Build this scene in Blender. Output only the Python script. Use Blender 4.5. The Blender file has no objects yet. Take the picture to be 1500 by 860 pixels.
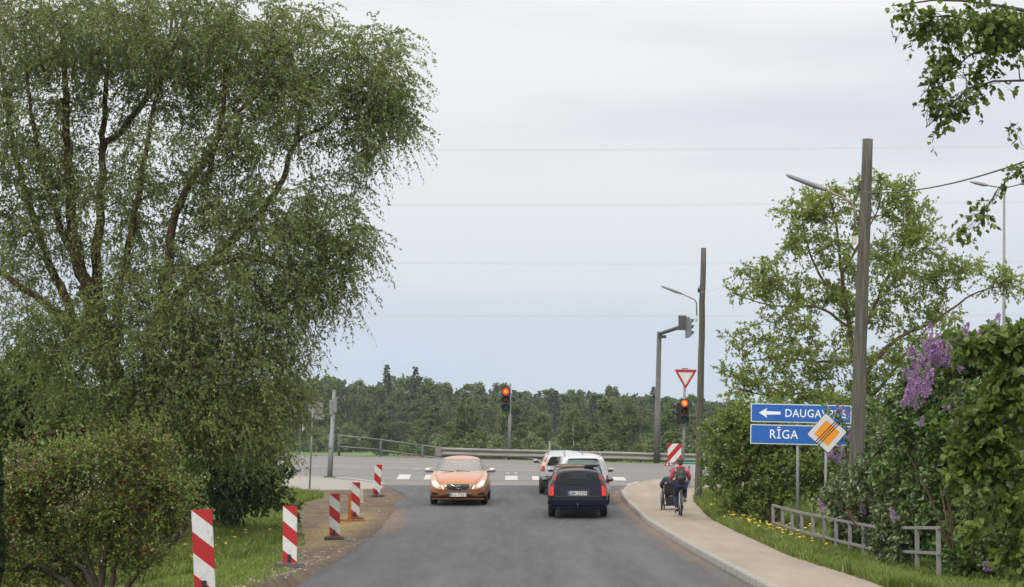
import bpy, bmesh, math, random
import numpy as np
from mathutils import Vector, Matrix
from mathutils.bvhtree import BVHTree

R = math.radians
random.seed(7)
rng = np.random.default_rng(11)
scene = bpy.context.scene
COL = scene.collection

# ------------------------------------------------------------------ camera
F, CH, HOR = 3600.0, 2.32, 645.0        # focal length in photo pixels, eye height, horizon row
cam_data = bpy.data.cameras.new("camera")
cam = bpy.data.objects.new("camera", cam_data)
COL.objects.link(cam)
cam_data.sensor_width = 36.0
cam_data.lens = 36.0 * F / 1500.0
cam_data.clip_start = 0.5
cam_data.clip_end = 5000
cam.location = (0, 0, CH)
cam.rotation_euler = (math.pi / 2 + math.atan(215 / F), 0, 0)
scene.camera = cam

# ------------------------------------------------------------------ world, sun, exposure
SUN_EL, SUN_ROT = R(36), R(205)
world = bpy.data.worlds.new("World")
scene.world = world
world.use_nodes = True
wn, wl = world.node_tree.nodes, world.node_tree.links
wn.clear()
w_out = wn.new('ShaderNodeOutputWorld')
sky = wn.new('ShaderNodeTexSky'); sky.sky_type = 'NISHITA'; sky.sun_disc = False
sky.sun_elevation = SUN_EL; sky.sun_rotation = SUN_ROT; sky.dust_density = 2.0
bg_sky = wn.new('ShaderNodeBackground'); bg_sky.inputs[1].default_value = 0.08
wl.new(sky.outputs[0], bg_sky.inputs[0])
tc = wn.new('ShaderNodeTexCoord')
sep = wn.new('ShaderNodeSeparateXYZ'); wl.new(tc.outputs['Generated'], sep.inputs[0])
mp = wn.new('ShaderNodeMapping'); mp.inputs['Scale'].default_value = (2.2, 2.2, 13.0); mp.inputs['Rotation'].default_value = (0, -0.05, 0)
wl.new(tc.outputs['Generated'], mp.inputs[0])
nz = wn.new('ShaderNodeTexNoise'); nz.inputs['Scale'].default_value = 1.5; nz.inputs['Detail'].default_value = 3.5; nz.inputs['Roughness'].default_value = 0.42
wl.new(mp.outputs[0], nz.inputs['Vector'])
nramp = wn.new('ShaderNodeMapRange'); nramp.inputs[1].default_value = 0.38; nramp.inputs[2].default_value = 0.6
nramp.interpolation_type = 'SMOOTHSTEP'
wl.new(nz.outputs[0], nramp.inputs[0])
def wramp(stops):
    r = wn.new('ShaderNodeValToRGB'); e = r.color_ramp.elements
    while len(e) < len(stops): e.new(0.5)
    for k, (p, c) in enumerate(stops): e[k].position = p; e[k].color = (*c, 1)
    wl.new(sep.outputs[2], r.inputs[0]); return r
hi = wramp([(0.0, (0.62, 0.71, 0.80)), (0.03, (0.65, 0.74, 0.83)), (0.09, (0.80, 0.84, 0.90)), (0.17, (0.93, 0.93, 0.945)), (0.45, (1.8, 1.75, 1.68)), (1.0, (3.4, 3.25, 3.05))])
lo = wramp([(0.0, (0.57, 0.68, 0.79)), (0.03, (0.60, 0.70, 0.82)), (0.09, (0.70, 0.75, 0.85)), (0.17, (0.77, 0.795, 0.87)), (0.45, (1.55, 1.52, 1.50)), (1.0, (3.2, 3.1, 2.95))])
mixc = wn.new('ShaderNodeMix'); mixc.data_type = 'RGBA'
wl.new(nramp.outputs[0], mixc.inputs[0]); wl.new(lo.outputs[0], mixc.inputs[6]); wl.new(hi.outputs[0], mixc.inputs[7])
bg_cloud = wn.new('ShaderNodeBackground'); bg_cloud.inputs[1].default_value = 1.0
wl.new(mixc.outputs[2], bg_cloud.inputs[0])
wmix = wn.new('ShaderNodeMixShader'); wmix.inputs[0].default_value = 0.94
wl.new(bg_sky.outputs[0], wmix.inputs[1]); wl.new(bg_cloud.outputs[0], wmix.inputs[2])
wl.new(wmix.outputs[0], w_out.inputs[0])

sun_data = bpy.data.lights.new("sun", 'SUN')
sun_data.energy = 1.9; sun_data.angle = R(25); sun_data.color = (1.0, 0.96, 0.9)
sun = bpy.data.objects.new("sun", sun_data); COL.objects.link(sun)
# sky rotation 205 deg, elevation 36 deg: light comes from behind and to the left of the camera
sd = Vector((math.sin(SUN_ROT) * math.cos(SUN_EL), math.cos(SUN_ROT) * math.cos(SUN_EL), math.sin(SUN_EL)))
sun.rotation_euler = sd.to_track_quat('Z', 'Y').to_euler()

vs = scene.view_settings
vs.view_transform = 'Standard'; vs.look = 'None'; vs.exposure = 0.0; vs.gamma = 1.0; vs.use_curve_mapping = False
scene.cycles.max_bounces = 8
scene.cycles.transparent_max_bounces = 12
scene.cycles.use_denoising = True

# ------------------------------------------------------------------ helpers
def px(x, y, d):
    """point at distance d that stands where the eye sees column x, row y of the photo"""
    return Vector(((x - 750) / F * d, d, CH - (y - HOR) / F * d))

def sm(a, b, v):
    t = np.clip((np.asarray(v, float) - a) / (b - a), 0, 1); return t * t * (3 - 2 * t)

def tag(o, label=None, cat=None, group=None, kind=None):
    if label: o['label'] = label
    if cat: o['category'] = cat
    if group: o['group'] = group
    if kind: o['kind'] = kind
    return o

def thing(name, loc, label, cat, group=None, rz=0.0):
    o = bpy.data.objects.new(name, None); COL.objects.link(o)
    o.location = loc; o.rotation_euler = (0, 0, rz); o.empty_display_size = 0.2
    return tag(o, label, cat, group)

def link(name, me, mat=None, parent=None):
    o = bpy.data.objects.new(name, me); COL.objects.link(o)
    if mat is not None:
        for m in (mat if isinstance(mat, (list, tuple)) else [mat]): me.materials.append(m)
    if parent is not None: o.parent = parent
    return o

def np_mesh(name, V, Fq, smooth=False, attrs=None):
    """V (n,3); Fq (m,k) equal sized faces"""
    me = bpy.data.meshes.new(name)
    V = np.ascontiguousarray(V, dtype=np.float32); Fq = np.ascontiguousarray(Fq, dtype=np.int32)
    m, k = Fq.shape
    me.vertices.add(len(V)); me.vertices.foreach_set('co', V.ravel())
    me.loops.add(m * k); me.loops.foreach_set('vertex_index', Fq.ravel())
    me.polygons.add(m); me.polygons.foreach_set('loop_start', np.arange(0, m * k, k, dtype=np.int32))
    me.polygons.foreach_set('loop_total', np.full(m, k, dtype=np.int32))
    if smooth: me.polygons.foreach_set('use_smooth', np.ones(m, dtype=bool))
    for an, av in (attrs or {}).items():
        a = me.attributes.new(an, 'FLOAT', 'POINT'); a.data.foreach_set('value', np.ascontiguousarray(av, dtype=np.float32))
    me.update(); me.validate()
    return me

def copy_tree(o, parent=None):
    c = o.copy(); COL.objects.link(c); c.parent = parent
    for ch in o.children: copy_tree(ch, c)
    return c

# ---- materials
def new_mat(name):
    m = bpy.data.materials.new(name); m.use_nodes = True
    return m, m.node_tree.nodes, m.node_tree.links, m.node_tree.nodes['Principled BSDF']

def mat(name, c, rough=0.6, metal=0.0, var=0.0, scale=8.0, bump=0.0, bscale=None, coat=0.0, stretch=(1, 1, 1), c2=None, spec=0.5):
    m, n, l, p = new_mat(name)
    p.inputs['Base Color'].default_value = (*c, 1); p.inputs['Roughness'].default_value = rough
    p.inputs['Metallic'].default_value = metal; p.inputs['Coat Weight'].default_value = coat; p.inputs['Coat Roughness'].default_value = 0.05
    p.inputs['Specular IOR Level'].default_value = spec
    if var > 0 or c2 is not None or bump > 0:
        t = n.new('ShaderNodeTexCoord'); mpn = n.new('ShaderNodeMapping'); mpn.inputs['Scale'].default_value = stretch
        l.new(t.outputs['Object'], mpn.inputs[0])
        nn = n.new('ShaderNodeTexNoise'); nn.inputs['Scale'].default_value = scale; nn.inputs['Detail'].default_value = 6; nn.inputs['Roughness'].default_value = 0.6
        l.new(mpn.outputs[0], nn.inputs['Vector'])
        r = n.new('ShaderNodeValToRGB'); r.color_ramp.elements[0].position = 0.33; r.color_ramp.elements[1].position = 0.68
        ca = c if c2 is None else c
        cb = tuple(min(1, v * (1 + var)) for v in c) if c2 is None else c2
        ca = tuple(v * (1 - var) for v in c) if c2 is None else c
        r.color_ramp.elements[0].color = (*ca, 1); r.color_ramp.elements[1].color = (*cb, 1)
        l.new(nn.outputs[0], r.inputs[0]); l.new(r.outputs[0], p.inputs['Base Color'])
        if bump > 0:
            nb = n.new('ShaderNodeTexNoise'); nb.inputs['Scale'].default_value = bscale or scale * 3; nb.inputs['Detail'].default_value = 4
            l.new(mpn.outputs[0], nb.inputs['Vector'])
            b = n.new('ShaderNodeBump'); b.inputs['Strength'].default_value = bump; b.inputs['Distance'].default_value = 0.02
            l.new(nb.outputs[0], b.inputs['Height']); l.new(b.outputs[0], p.inputs['Normal'])
    return m

def leaf_mat(name, stops, trans=0.3, rough=0.5, spec=0.3, obj_random=0.0):
    """leaf colours picked by the per-leaf attribute 'tint'"""
    m, n, l, p = new_mat(name)
    a = n.new('ShaderNodeAttribute'); a.attribute_name = 'tint'
    r = n.new('ShaderNodeValToRGB'); e = r.color_ramp.elements
    while len(e) < len(stops): e.new(0.5)
    for k, (q, c) in enumerate(stops): e[k].position = q; e[k].color = (*c, 1)
    src = a.outputs['Fac']
    l.new(src, r.inputs[0]); col = r.outputs[0]
    if obj_random:
        oi = n.new('ShaderNodeObjectInfo'); hs = n.new('ShaderNodeHueSaturation')
        mr = n.new('ShaderNodeMapRange'); mr.inputs[3].default_value = 1 - obj_random; mr.inputs[4].default_value = 1 + obj_random
        mh = n.new('ShaderNodeMapRange'); mh.inputs[3].default_value = 0.485; mh.inputs[4].default_value = 0.515
        l.new(oi.outputs['Random'], mr.inputs[0]); l.new(mr.outputs[0], hs.inputs['Value'])
        mm = n.new('ShaderNodeMath'); mm.operation = 'MULTIPLY'; mm.inputs[1].default_value = 7.3
        fr = n.new('ShaderNodeMath'); fr.operation = 'FRACT'
        l.new(oi.outputs['Random'], mm.inputs[0]); l.new(mm.outputs[0], fr.inputs[0]); l.new(fr.outputs[0], mh.inputs[0]); l.new(mh.outputs[0], hs.inputs['Hue'])
        l.new(col, hs.inputs['Color']); col = hs.outputs[0]
    l.new(col, p.inputs['Base Color']); p.inputs['Roughness'].default_value = rough; p.inputs['Specular IOR Level'].default_value = spec
    tr = n.new('ShaderNodeBsdfTranslucent'); l.new(col, tr.inputs['Color'])
    mx = n.new('ShaderNodeMixShader'); mx.inputs[0].default_value = trans
    l.new(p.outputs[0], mx.inputs[1]); l.new(tr.outputs[0], mx.inputs[2])
    l.new(mx.outputs[0], n['Material Output'].inputs[0])
    return m

# ---- plain shapes collected into one mesh
class MB:
    def __init__(s): s.b = bmesh.new()
    def box(s, c, d, rot=None, bevel=0.0, mi=0):
        r = bmesh.ops.create_cube(s.b, size=1.0)
        M = Matrix.Translation(Vector(c)) @ ((rot.to_4x4() if rot else Matrix.Identity(4))) @ Matrix.Diagonal((*d, 1))
        vs_ = r['verts']
        bmesh.ops.transform(s.b, matrix=M, verts=vs_)
        fs = list({f for v in vs_ for f in v.link_faces})
        for f in fs: f.material_index = mi
        if bevel > 0:
            es = list({e for v in vs_ for e in v.link_edges})
            rr = bmesh.ops.bevel(s.b, geom=es, offset=bevel, segments=2, affect='EDGES')
            for f in rr['faces']: f.material_index = mi
        return s
    def cyl(s, a, b, r0, r1=None, n=12, mi=0):
        a, b = Vector(a), Vector(b); r1 = r0 if r1 is None else r1
        L = (b - a).length
        rr = bmesh.ops.create_cone(s.b, cap_ends=True, segments=n, radius1=r0, radius2=r1, depth=L)
        M = Matrix.Translation((a + b) / 2) @ (b - a).to_track_quat('Z', 'Y').to_matrix().to_4x4()
        bmesh.ops.transform(s.b, matrix=M, verts=rr['verts'])
        for v in rr['verts']:
            for f in v.link_faces: f.material_index = mi
        return s
    def tube(s, pts, rad, n=8, mi=0, cap=True):
        pts = [Vector(p) for p in pts]; rings = []
        rads = rad if isinstance(rad, (list, tuple)) else [rad] * len(pts)
        up = None
        for i, p in enumerate(pts):
            t = (pts[min(i + 1, len(pts) - 1)] - pts[max(i - 1, 0)]).normalized()
            if up is None:
                up = Vector((0, 0, 1)) if abs(t.z) < 0.9 else Vector((1, 0, 0))
            u = t.cross(up).normalized(); v = u.cross(t).normalized(); up = v
            rings.append([s.b.verts.new(p + (u * math.cos(2 * math.pi * k / n) + v * math.sin(2 * math.pi * k / n)) * rads[i]) for k in range(n)])
        for i in range(len(pts) - 1):
            for k in range(n):
                f = s.b.faces.new((rings[i][k], rings[i][(k + 1) % n], rings[i + 1][(k + 1) % n], rings[i + 1][k])); f.material_index = mi; f.smooth = True
        if cap:
            for rg in (rings[0][::-1], rings[-1]):
                f = s.b.faces.new(rg); f.material_index = mi
        return s
    def ring(s, c, axis, r, tr, n=24, k=8, mi=0):
        c, axis = Vector(c), Vector(axis).normalized()
        u = axis.orthogonal().normalized(); v = axis.cross(u)
        rings = []
        for i in range(n):
            a = 2 * math.pi * i / n; d = u * math.cos(a) + v * math.sin(a)
            rings.append([s.b.verts.new(c + d * (r + tr * math.cos(2 * math.pi * j / k)) + axis * tr * math.sin(2 * math.pi * j / k)) for j in range(k)])
        for i in range(n):
            for j in range(k):
                f = s.b.faces.new((rings[i][j], rings[(i + 1) % n][j], rings[(i + 1) % n][(j + 1) % k], rings[i][(j + 1) % k])); f.smooth = True; f.material_index = mi
        return s
    def prism(s, poly, y0, y1, mi=0, axes='xz'):
        """outline in x,z given thickness along y"""
        def mk(p, y): return (p[0], y, p[1]) if axes == 'xz' else (p[0], p[1], y)
        A = [s.b.verts.new(mk(p, y0)) for p in poly]; B = [s.b.verts.new(mk(p, y1)) for p in poly]
        n = len(poly)
        for f in ([A, B[::-1]] + [[A[i], B[i], B[(i + 1) % n], A[(i + 1) % n]] for i in range(n)]):
            ff = s.b.faces.new(f); ff.material_index = mi
        return s
    def ball(s, c, r, sc=(1, 1, 1), n=12, mi=0):
        rr = bmesh.ops.create_uvsphere(s.b, u_segments=n, v_segments=max(6, n // 2), radius=r)
        bmesh.ops.transform(s.b, matrix=Matrix.Translation(Vector(c)) @ Matrix.Diagonal((*sc, 1)), verts=rr['verts'])
        for v in rr['verts']:
            for f in v.link_faces: f.material_index = mi; f.smooth = True
        return s
    def build(s, name, mats, parent=None, smooth=False):
        bmesh.ops.recalc_face_normals(s.b, faces=s.b.faces)
        me = bpy.data.meshes.new(name); s.b.to_mesh(me); s.b.free()
        if smooth: me.polygons.foreach_set('use_smooth', [True] * len(me.polygons))
        return link(name, me, mats, parent)

def text_mesh(body, size, extrude=0.0, offset=0.0, spacing=1.0):
    c = bpy.data.curves.new('lettering', 'FONT'); c.body = body; c.size = size; c.extrude = extrude; c.offset = offset
    c.align_x = 'CENTER'; c.align_y = 'CENTER'; c.space_character = spacing; c.resolution_u = 3
    o = bpy.data.objects.new('lettering', c); COL.objects.link(o)
    bpy.context.view_layer.update()
    dg = bpy.context.evaluated_depsgraph_get()
    me = bpy.data.meshes.new_from_object(o.evaluated_get(dg))
    bpy.data.objects.remove(o); bpy.data.curves.remove(c)
    me.transform(Matrix.Rotation(math.pi / 2, 4, 'X'))      # stand up, facing -Y
    return me

# ---- foliage
def unit(a): return a / np.maximum(np.linalg.norm(a, axis=-1, keepdims=True), 1e-9)

def leaves_mesh(name, C, size, A, width=0.35, shape='diamond', tint=None, flat=0.0, rs=None):
    """C leaf bases, size lengths, A directions; each leaf a small folded face"""
    rs = rs or rng
    N = len(C); A = unit(A)
    rn = unit(rs.normal(size=(N, 3)) + np.array([0, 0, flat]))
    B = unit(np.cross(A, rn)); Nn = np.cross(B, A)
    L = size[:, None]; W = L * width
    if shape == 'diamond':
        V = np.stack([C, C + A * L * .45 + B * W, C + A * L, C + A * L * .45 - B * W], 1).reshape(-1, 3)
        Fq = np.arange(4 * N).reshape(N, 4); k = 4
    else:   # heart shaped leaf folded on its midrib
        up = Nn * L * .09
        V = np.stack([C + A * L * .08, C + A * L * -.02 + B * W * .55 + up, C + A * L * .38 + B * W + up, C + A * L * .78 + B * W * .42 + up * .3,
                      C + A * L - Nn * L * .06, C + A * L * .78 - B * W * .42 + up * .3, C + A * L * .38 - B * W + up, C + A * L * -.02 - B * W * .55 + up], 1).reshape(-1, 3)
        base = np.arange(N)[:, None] * 8
        Fq = np.concatenate([base + np.array([0, 1, 2, 3]), base + np.array([0, 3, 4, 5]), base + np.array([0, 5, 6, 7])], 0); k = 8
    t = rs.random(N) if tint is None else np.clip(tint, 0, 1)
    return np_mesh(name, V, Fq, False, {'tint': np.repeat(t, k)})

def tube_batch(P, Rr, sides=4):
    """P (K,n,3) polylines, Rr (K,n) radii -> V,F"""
    K, n, _ = P.shape
    T = np.empty_like(P); T[:, 1:-1] = P[:, 2:] - P[:, :-2]; T[:, 0] = P[:, 1] - P[:, 0]; T[:, -1] = P[:, -1] - P[:, -2]
    T = unit(T)
    mean = unit(P[:, -1] - P[:, 0]); ref = np.where(np.abs(mean[:, 2:3]) > 0.8, np.array([[1., 0, 0]]), np.array([[0, 0, 1.]]))[:, None, :]
    U = unit(np.cross(T, np.broadcast_to(ref, T.shape))); W = np.cross(T, U)
    ang = 2 * np.pi * np.arange(sides) / sides
    V = P[:, :, None, :] + (U[:, :, None, :] * np.cos(ang)[None, None, :, None] + W[:, :, None, :] * np.sin(ang)[None, None, :, None]) * Rr[:, :, None, None]
    idx = np.arange(K * n * sides).reshape(K, n, sides)
    a = idx[:, :-1]; b = idx[:, 1:]
    Fq = np.stack([a, np.roll(a, -1, 2), np.roll(b, -1, 2), b], -1).reshape(-1, 4)
    return V.reshape(-1, 3), Fq

def join_vf(parts):
    Vs, Fs, o = [], [], 0
    for V, Fq in parts:
        Vs.append(V); Fs.append(Fq + o); o += len(V)
    return np.concatenate(Vs), np.concatenate(Fs)

def resample(pts, n):
    pts = np.asarray(pts, float)
    # smooth with catmull-rom then resample evenly
    q = np.vstack([2 * pts[0] - pts[1], pts, 2 * pts[-1] - pts[-2]]); out = []
    for i in range(1, len(q) - 2):
        for t in np.linspace(0, 1, 8, endpoint=False):
            out.append(0.5 * ((2 * q[i]) + (-q[i - 1] + q[i + 1]) * t + (2 * q[i - 1] - 5 * q[i] + 4 * q[i + 1] - q[i + 2]) * t * t + (-q[i - 1] + 3 * q[i] - 3 * q[i + 1] + q[i + 2]) * t ** 3))
    out.append(pts[-1]); out = np.array(out)
    s = np.concatenate([[0], np.cumsum(np.linalg.norm(np.diff(out, axis=0), axis=1))]); u = np.linspace(0, s[-1], n)
    return np.stack([np.interp(u, s, out[:, k]) for k in range(3)], 1)

def blob_points(blobs, n, rs, shell=0.35):
    """blobs: (px,py,rx,ry,D,rD[,weight]) in photo pixels and metres -> n points, and the blob each is of"""
    w = np.array([b[2] * b[3] * (b[6] if len(b) > 6 else 1.0) for b in blobs], float); w /= w.sum()
    k = rs.choice(len(blobs), size=n, p=w)
    B = np.array([b[:6] for b in blobs], float)[k]
    d = unit(rs.normal(size=(n, 3))); r = rs.random(n) ** shell
    q = d * r[:, None]
    D = B[:, 4] + q[:, 1] * B[:, 5]
    X = (B[:, 0] + q[:, 0] * B[:, 2] - 750) / F * B[:, 4]
    Z = CH - (B[:, 1] - q[:, 2] * B[:, 3] - HOR) / F * B[:, 4]
    return np.stack([X, D, Z], 1), k

def grow(name, base, label, cat, limbs, clusters, bark, leafm, group=None, twigs=10, tlen=(.35, .8), droop=.6, per=14, lsize=(.05, .09), width=.3,
         shape='diamond', out_from=None, min_r=.008, steep=.6, seed=1, up=0.2, flat=0.0, trunk_sides=10, crown_name='crown', tint_fn=None, wander=.12, blossoms=None, twig_r=.004, limb_k=1.0, depth_k=None, size_fn=None):
    """trunk and limbs given as curves, a branch grown to every cluster point, twigs with leaves round it"""
    rs = np.random.default_rng(seed)
    base = np.asarray(base, float)
    parts = []; nodes, nr = [], []
    for pts, r0, r1 in limbs:
        r0 *= limb_k; r1 *= limb_k
        L = float(np.sum(np.linalg.norm(np.diff(np.asarray(pts, float), axis=0), axis=1)))
        n = max(8, int(L / .22)); q = resample(pts, n)
        q[1:-1] += rs.normal(scale=.25, size=(n - 2, 3)) * np.linspace(r0, r1, n)[1:-1, None]
        rr = r0 + (r1 - r0) * np.linspace(0, 1, n) ** .8
        parts.append(tube_batch(q[None], rr[None], trunk_sides)); nodes.append(q[n // 6:]); nr.append(rr[n // 6:])
    nodes = np.concatenate(nodes); nr = np.concatenate(nr)
    near = np.array([np.min(np.linalg.norm(nodes - c, axis=1)) for c in clusters])
    order = np.argsort(near); BP, BR = [], []
    tips, tdir = [], []
    NN, RR = [nodes], [nr]
    allN, allR = nodes, nr
    for i in order:
        c = clusters[i]
        v = c - allN; d = np.linalg.norm(v, axis=1)
        cost = d * (1 + steep * np.clip(-(v[:, 2]) / np.maximum(d, 1e-6) + .1, 0, 1.2))
        cost = cost + np.where(d < .25, .4, 0)
        j = int(np.argmin(cost)); a = allN[j]; L = d[j]
        n = 8; t = np.linspace(0, 1, n)[:, None]
        mid = (a + c) / 2 + rs.normal(scale=wander, size=3) * L + np.array([0, 0, up]) * L
        q = (1 - t) ** 2 * a + 2 * t * (1 - t) * mid + t * t * c
        q[1:-1] += rs.normal(scale=.02, size=(n - 2, 3)) * L
        r0 = min(allR[j] * .7, min_r + .016 * L); r0 = max(r0, min_r); rr = np.linspace(r0, min_r * .6, n)
        BP.append(q); BR.append(rr)
        allN = np.concatenate([allN, q[2::2]]); allR = np.concatenate([allR, rr[2::2]])
        tips.append(q[-1]); tdir.append(unit((q[-1] - q[-3])[None])[0])
    BP = np.array(BP); BR = np.array(BR)
    parts.append(tube_batch(BP, BR, 5))
    # twigs
    M = len(BP); K = M * twigs
    bi = np.repeat(np.arange(M), twigs); ti = rs.integers(3, 8, K)
    S = BP[bi, ti] + rs.normal(scale=.02, size=(K, 3))
    dirs = unit(np.array(tdir)[bi] * .6 + rs.normal(scale=.75, size=(K, 3)) + np.array([0, 0, up]))
    if out_from is not None:
        dirs = unit(dirs + .5 * unit(S - np.asarray(out_from)))
    Ln = rs.uniform(*tlen, K)
    t = np.linspace(0, 1, 5)
    P = S[:, None, :] + dirs[:, None, :] * (Ln[:, None] * t[None])[:, :, None] + np.array([0, 0, -1.0]) * (droop * Ln[:, None] * t[None] ** 2)[:, :, None]
    rr = np.linspace(twig_r, twig_r * .3, 5)[None].repeat(K, 0)
    parts.append(tube_batch(P, rr, 3))
    V, Fq = join_vf(parts)
    T = thing(name, base, label, cat, group)
    tr = link('trunk', np_mesh('trunk', V - base, Fq, True), bark, T)
    # leaves
    lt = rs.random((K, per)) ** .8 * .95 + .05
    i0 = np.clip((lt * 4).astype(int), 0, 3); fr = lt * 4 - i0
    kk = np.arange(K)[:, None]
    C = P[kk, i0] * (1 - fr[..., None]) + P[kk, i0 + 1] * fr[..., None]
    Tg = unit(P[kk, i0 + 1] - P[kk, i0])
    A = unit(Tg * .7 + rs.normal(scale=.6, size=Tg.shape) + np.array([0, 0, -.25 * droop]))
    C = C.reshape(-1, 3); A = A.reshape(-1, 3); N = len(C)
    sz = rs.uniform(*lsize, N)
    if size_fn is not None: sz = sz * size_fn(C)
    ct = rs.random(M)[bi].repeat(per) * .45 + rs.random(N) * .55
    if tint_fn is not None: ct = tint_fn(C, ct, rs)
    lm = leaves_mesh('leaves', C - base, sz, A, width, shape, ct, flat, rs)
    link(crown_name, lm, leafm, T)
    if blossoms:
        nb, bs, bm = blossoms
        pick = rs.choice(N, nb, replace=False)
        link('blossom', leaves_mesh('blossom', np.repeat(C[pick] - base, 3, 0) + rs.normal(scale=.008, size=(nb * 3, 3)), np.full(nb * 3, bs), rs.normal(size=(nb * 3, 3)), .5, 'diamond', None, 0, rs), bm, T)['kind'] = 'stuff'
    return T
# ------------------------------------------------------------------ the lie of the land
def road_z(Y):
    return np.interp(Y, [-30, 40, 60, 68, 71.3, 77.5, 84.5, 88, 91, 97, 105, 108], [0, 0, 0.0, .015, .06, .27, .50, .70, .90, 1.19, 1.46, 1.49])
def surf(X, Y):
    X = np.asarray(X, float); Y = np.asarray(Y, float)
    return road_z(Y) - .024 * np.clip(X, -30, 30) * sm(87, 99, Y)
KY = [10, 20, 40, 52, 72, 80, 84, 86, 87.5, 89.2, 90.3, 91.0, 91.5]
KX = [4.1, 4.0, 3.85, 3.75, 3.74, 3.62, 3.72, 3.95, 4.25, 5.0, 6.2, 8.5, 13.0]
def kerb_x(Y): return np.interp(Y, KY, KX)
def road_l(Y): return np.interp(Y, [10, 38, 46, 56, 66, 76, 82, 86, 88.5, 90], [-3.5, -3.5, -3.42, -3.38, -3.5, -3.66, -3.78, -4.15, -4.75, -5.2])
def walk_r(Y): return np.interp(Y, [10, 39, 47, 66, 78, 83, 86, 91.5], [5.75, 5.6, 5.3, 5.5, 5.75, 6.3, 9.0, 13.0])
def hwy_near(X): return np.interp(X, [-200, -40, -14, -8, -5.2, -4.6, 4.6, 5, 6.2, 8.5, 13, 200], [97, 96, 93.4, 91.6, 89.6, 88, 88, 89.2, 90.3, 91.0, 91.5, 93])
def vnoise(X, Y, s, seed=0):
    """smooth value noise for the ground"""
    r = np.random.default_rng(seed); g = r.random((64, 64)) - .5
    x = X / s; y = Y / s; xi = np.floor(x).astype(int); yi = np.floor(y).astype(int); fx = x - xi; fy = y - yi
    fx = fx * fx * (3 - 2 * fx); fy = fy * fy * (3 - 2 * fy)
    g00 = g[xi % 64, yi % 64]; g10 = g[(xi + 1) % 64, yi % 64]; g01 = g[xi % 64, (yi + 1) % 64]; g11 = g[(xi + 1) % 64, (yi + 1) % 64]
    return (g00 * (1 - fx) + g10 * fx) * (1 - fy) + (g01 * (1 - fx) + g11 * fx) * fy
def ground_z(X, Y):
    X = np.asarray(X, float); Y = np.asarray(Y, float)
    X, Y = np.broadcast_arrays(X, Y)
    z = surf(X, Y)
    kx = kerb_x(Y); rl = road_l(Y); wr = walk_r(Y)
    # right verge level with the pavement, then falling a little behind the hedge
    z = z + .12 * sm(0, .02, X - kx - .05) * (1 - sm(90.6, 92, Y)) - .30 * sm(.15, 1.5, X - wr) * (1 - sm(72, 82, Y)) - .2 * sm(2, 6, X - wr) * (1 - sm(72, 82, Y))
    # left verge: higher close to the camera, a shallow hollow beyond
    left = rl - X
    z = z + np.interp(Y, [20, 29.5, 36, 43, 50], [.5, .42, .26, .10, .0]) * sm(-.02, .14, left)
    z = z - np.interp(Y, [20, 42, 52, 60], [.75, .6, .2, 0]) * sm(1.3, 3.4, left)
    z = z + .10 * vnoise(X, Y, 1.7, 3) * sm(.6, 1.6, np.maximum(left, X - wr)) * (1 - sm(85, 92, Y))
    # lowered under paving
    paved = ((X > rl + .06) & (X < wr - .04) & (Y < 92)) | ((Y > hwy_near(X) + .1) & (Y < 106))
    z = np.where(paved, z - .05, z)
    # bank beyond the highway and the low field
    s106 = surf(X, 106.0)
    bank = np.maximum(s106 - (Y - 107.5) * .22, .2 + .3 * vnoise(X, Y, 40, 5))
    z = np.where(Y > 107.5, np.minimum(bank, s106), z)
    z = np.where(Y > 160, .2 + .5 * vnoise(X, Y, 60, 5) + 6 * sm(560, 1500, Y), z)
    return z

def axis(segs):
    out = []
    for a, b, n in segs: out += list(np.linspace(a, b, n, endpoint=False))
    return np.array(out + [segs[-1][1]])
gx = axis([(-900, -120, 10), (-120, -30, 18), (-30, -12, 36), (-12, 12, 160), (12, 30, 36), (30, 120, 18), (120, 900, 10)])
gy = axis([(-60, 15, 15), (15, 110, 480), (110, 200, 60), (200, 600, 40), (600, 2600, 20)])
GX, GY = np.meshgrid(gx, gy)
GZ = ground_z(GX, GY)
def grid_mesh(name, GX, GY, GZ, attrs=None):
    h, w = GX.shape; i = np.arange(h * w).reshape(h, w)
    Fq = np.stack([i[:-1, :-1], i[:-1, 1:], i[1:, 1:], i[1:, :-1]], -1).reshape(-1, 4)
    return np_mesh(name, np.stack([GX, GY, GZ], -1).reshape(-1, 3), Fq, True, {k: v.ravel() for k, v in (attrs or {}).items()})
nn1 = vnoise(GX, GY, .8, 8); nn2 = vnoise(GX, GY, .3, 9)
gedge = np.interp(GY, [15, 38, 45, 58, 76, 88], [-3.85, -3.95, -4.25, -5.2, -6.9, -8.5])
gravel = sm(-.25, .25, GX - gedge + .9 * nn1 + .5 * nn2) * (GX < 0)
isl = sm(1.15, .9, np.sqrt(((GX + 8.6) / 2.3) ** 2 + ((GY - 81.5) / 4.6) ** 2) + .25 * nn1)      # grass patch at the junction
gravel = np.maximum(gravel, (GX < -3) * sm(74, 77, GY) * sm(-16, -14, GX)); gravel = gravel * (1 - isl)
gravel = np.maximum(gravel, sm(92, 92.5, GY) * (GY < 97) * (GX < -4))
path = sm(86.2, 86.9, GY + .3 * nn1) * (GY < 100) * (GX < -4.6)
path = path * (1 - isl)
husk = sm(.9, .2, np.abs(GX + 4.6 + .5 * nn1) / 1.1) * sm(50, 58, GY) * (1 - sm(70, 76, GY)) * (GX < 0) + .75 * sm(.5, .1, np.abs(GX - kerb_x(GY) - 1.75)) * (GX > 0) * (GY < 88)
field = sm(107, 112, GY)
m, n, l, p = new_mat('ground soil, gravel and turf')
def attr(nm):
    a = n.new('ShaderNodeAttribute'); a.attribute_name = nm; return a.outputs['Fac']
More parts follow.
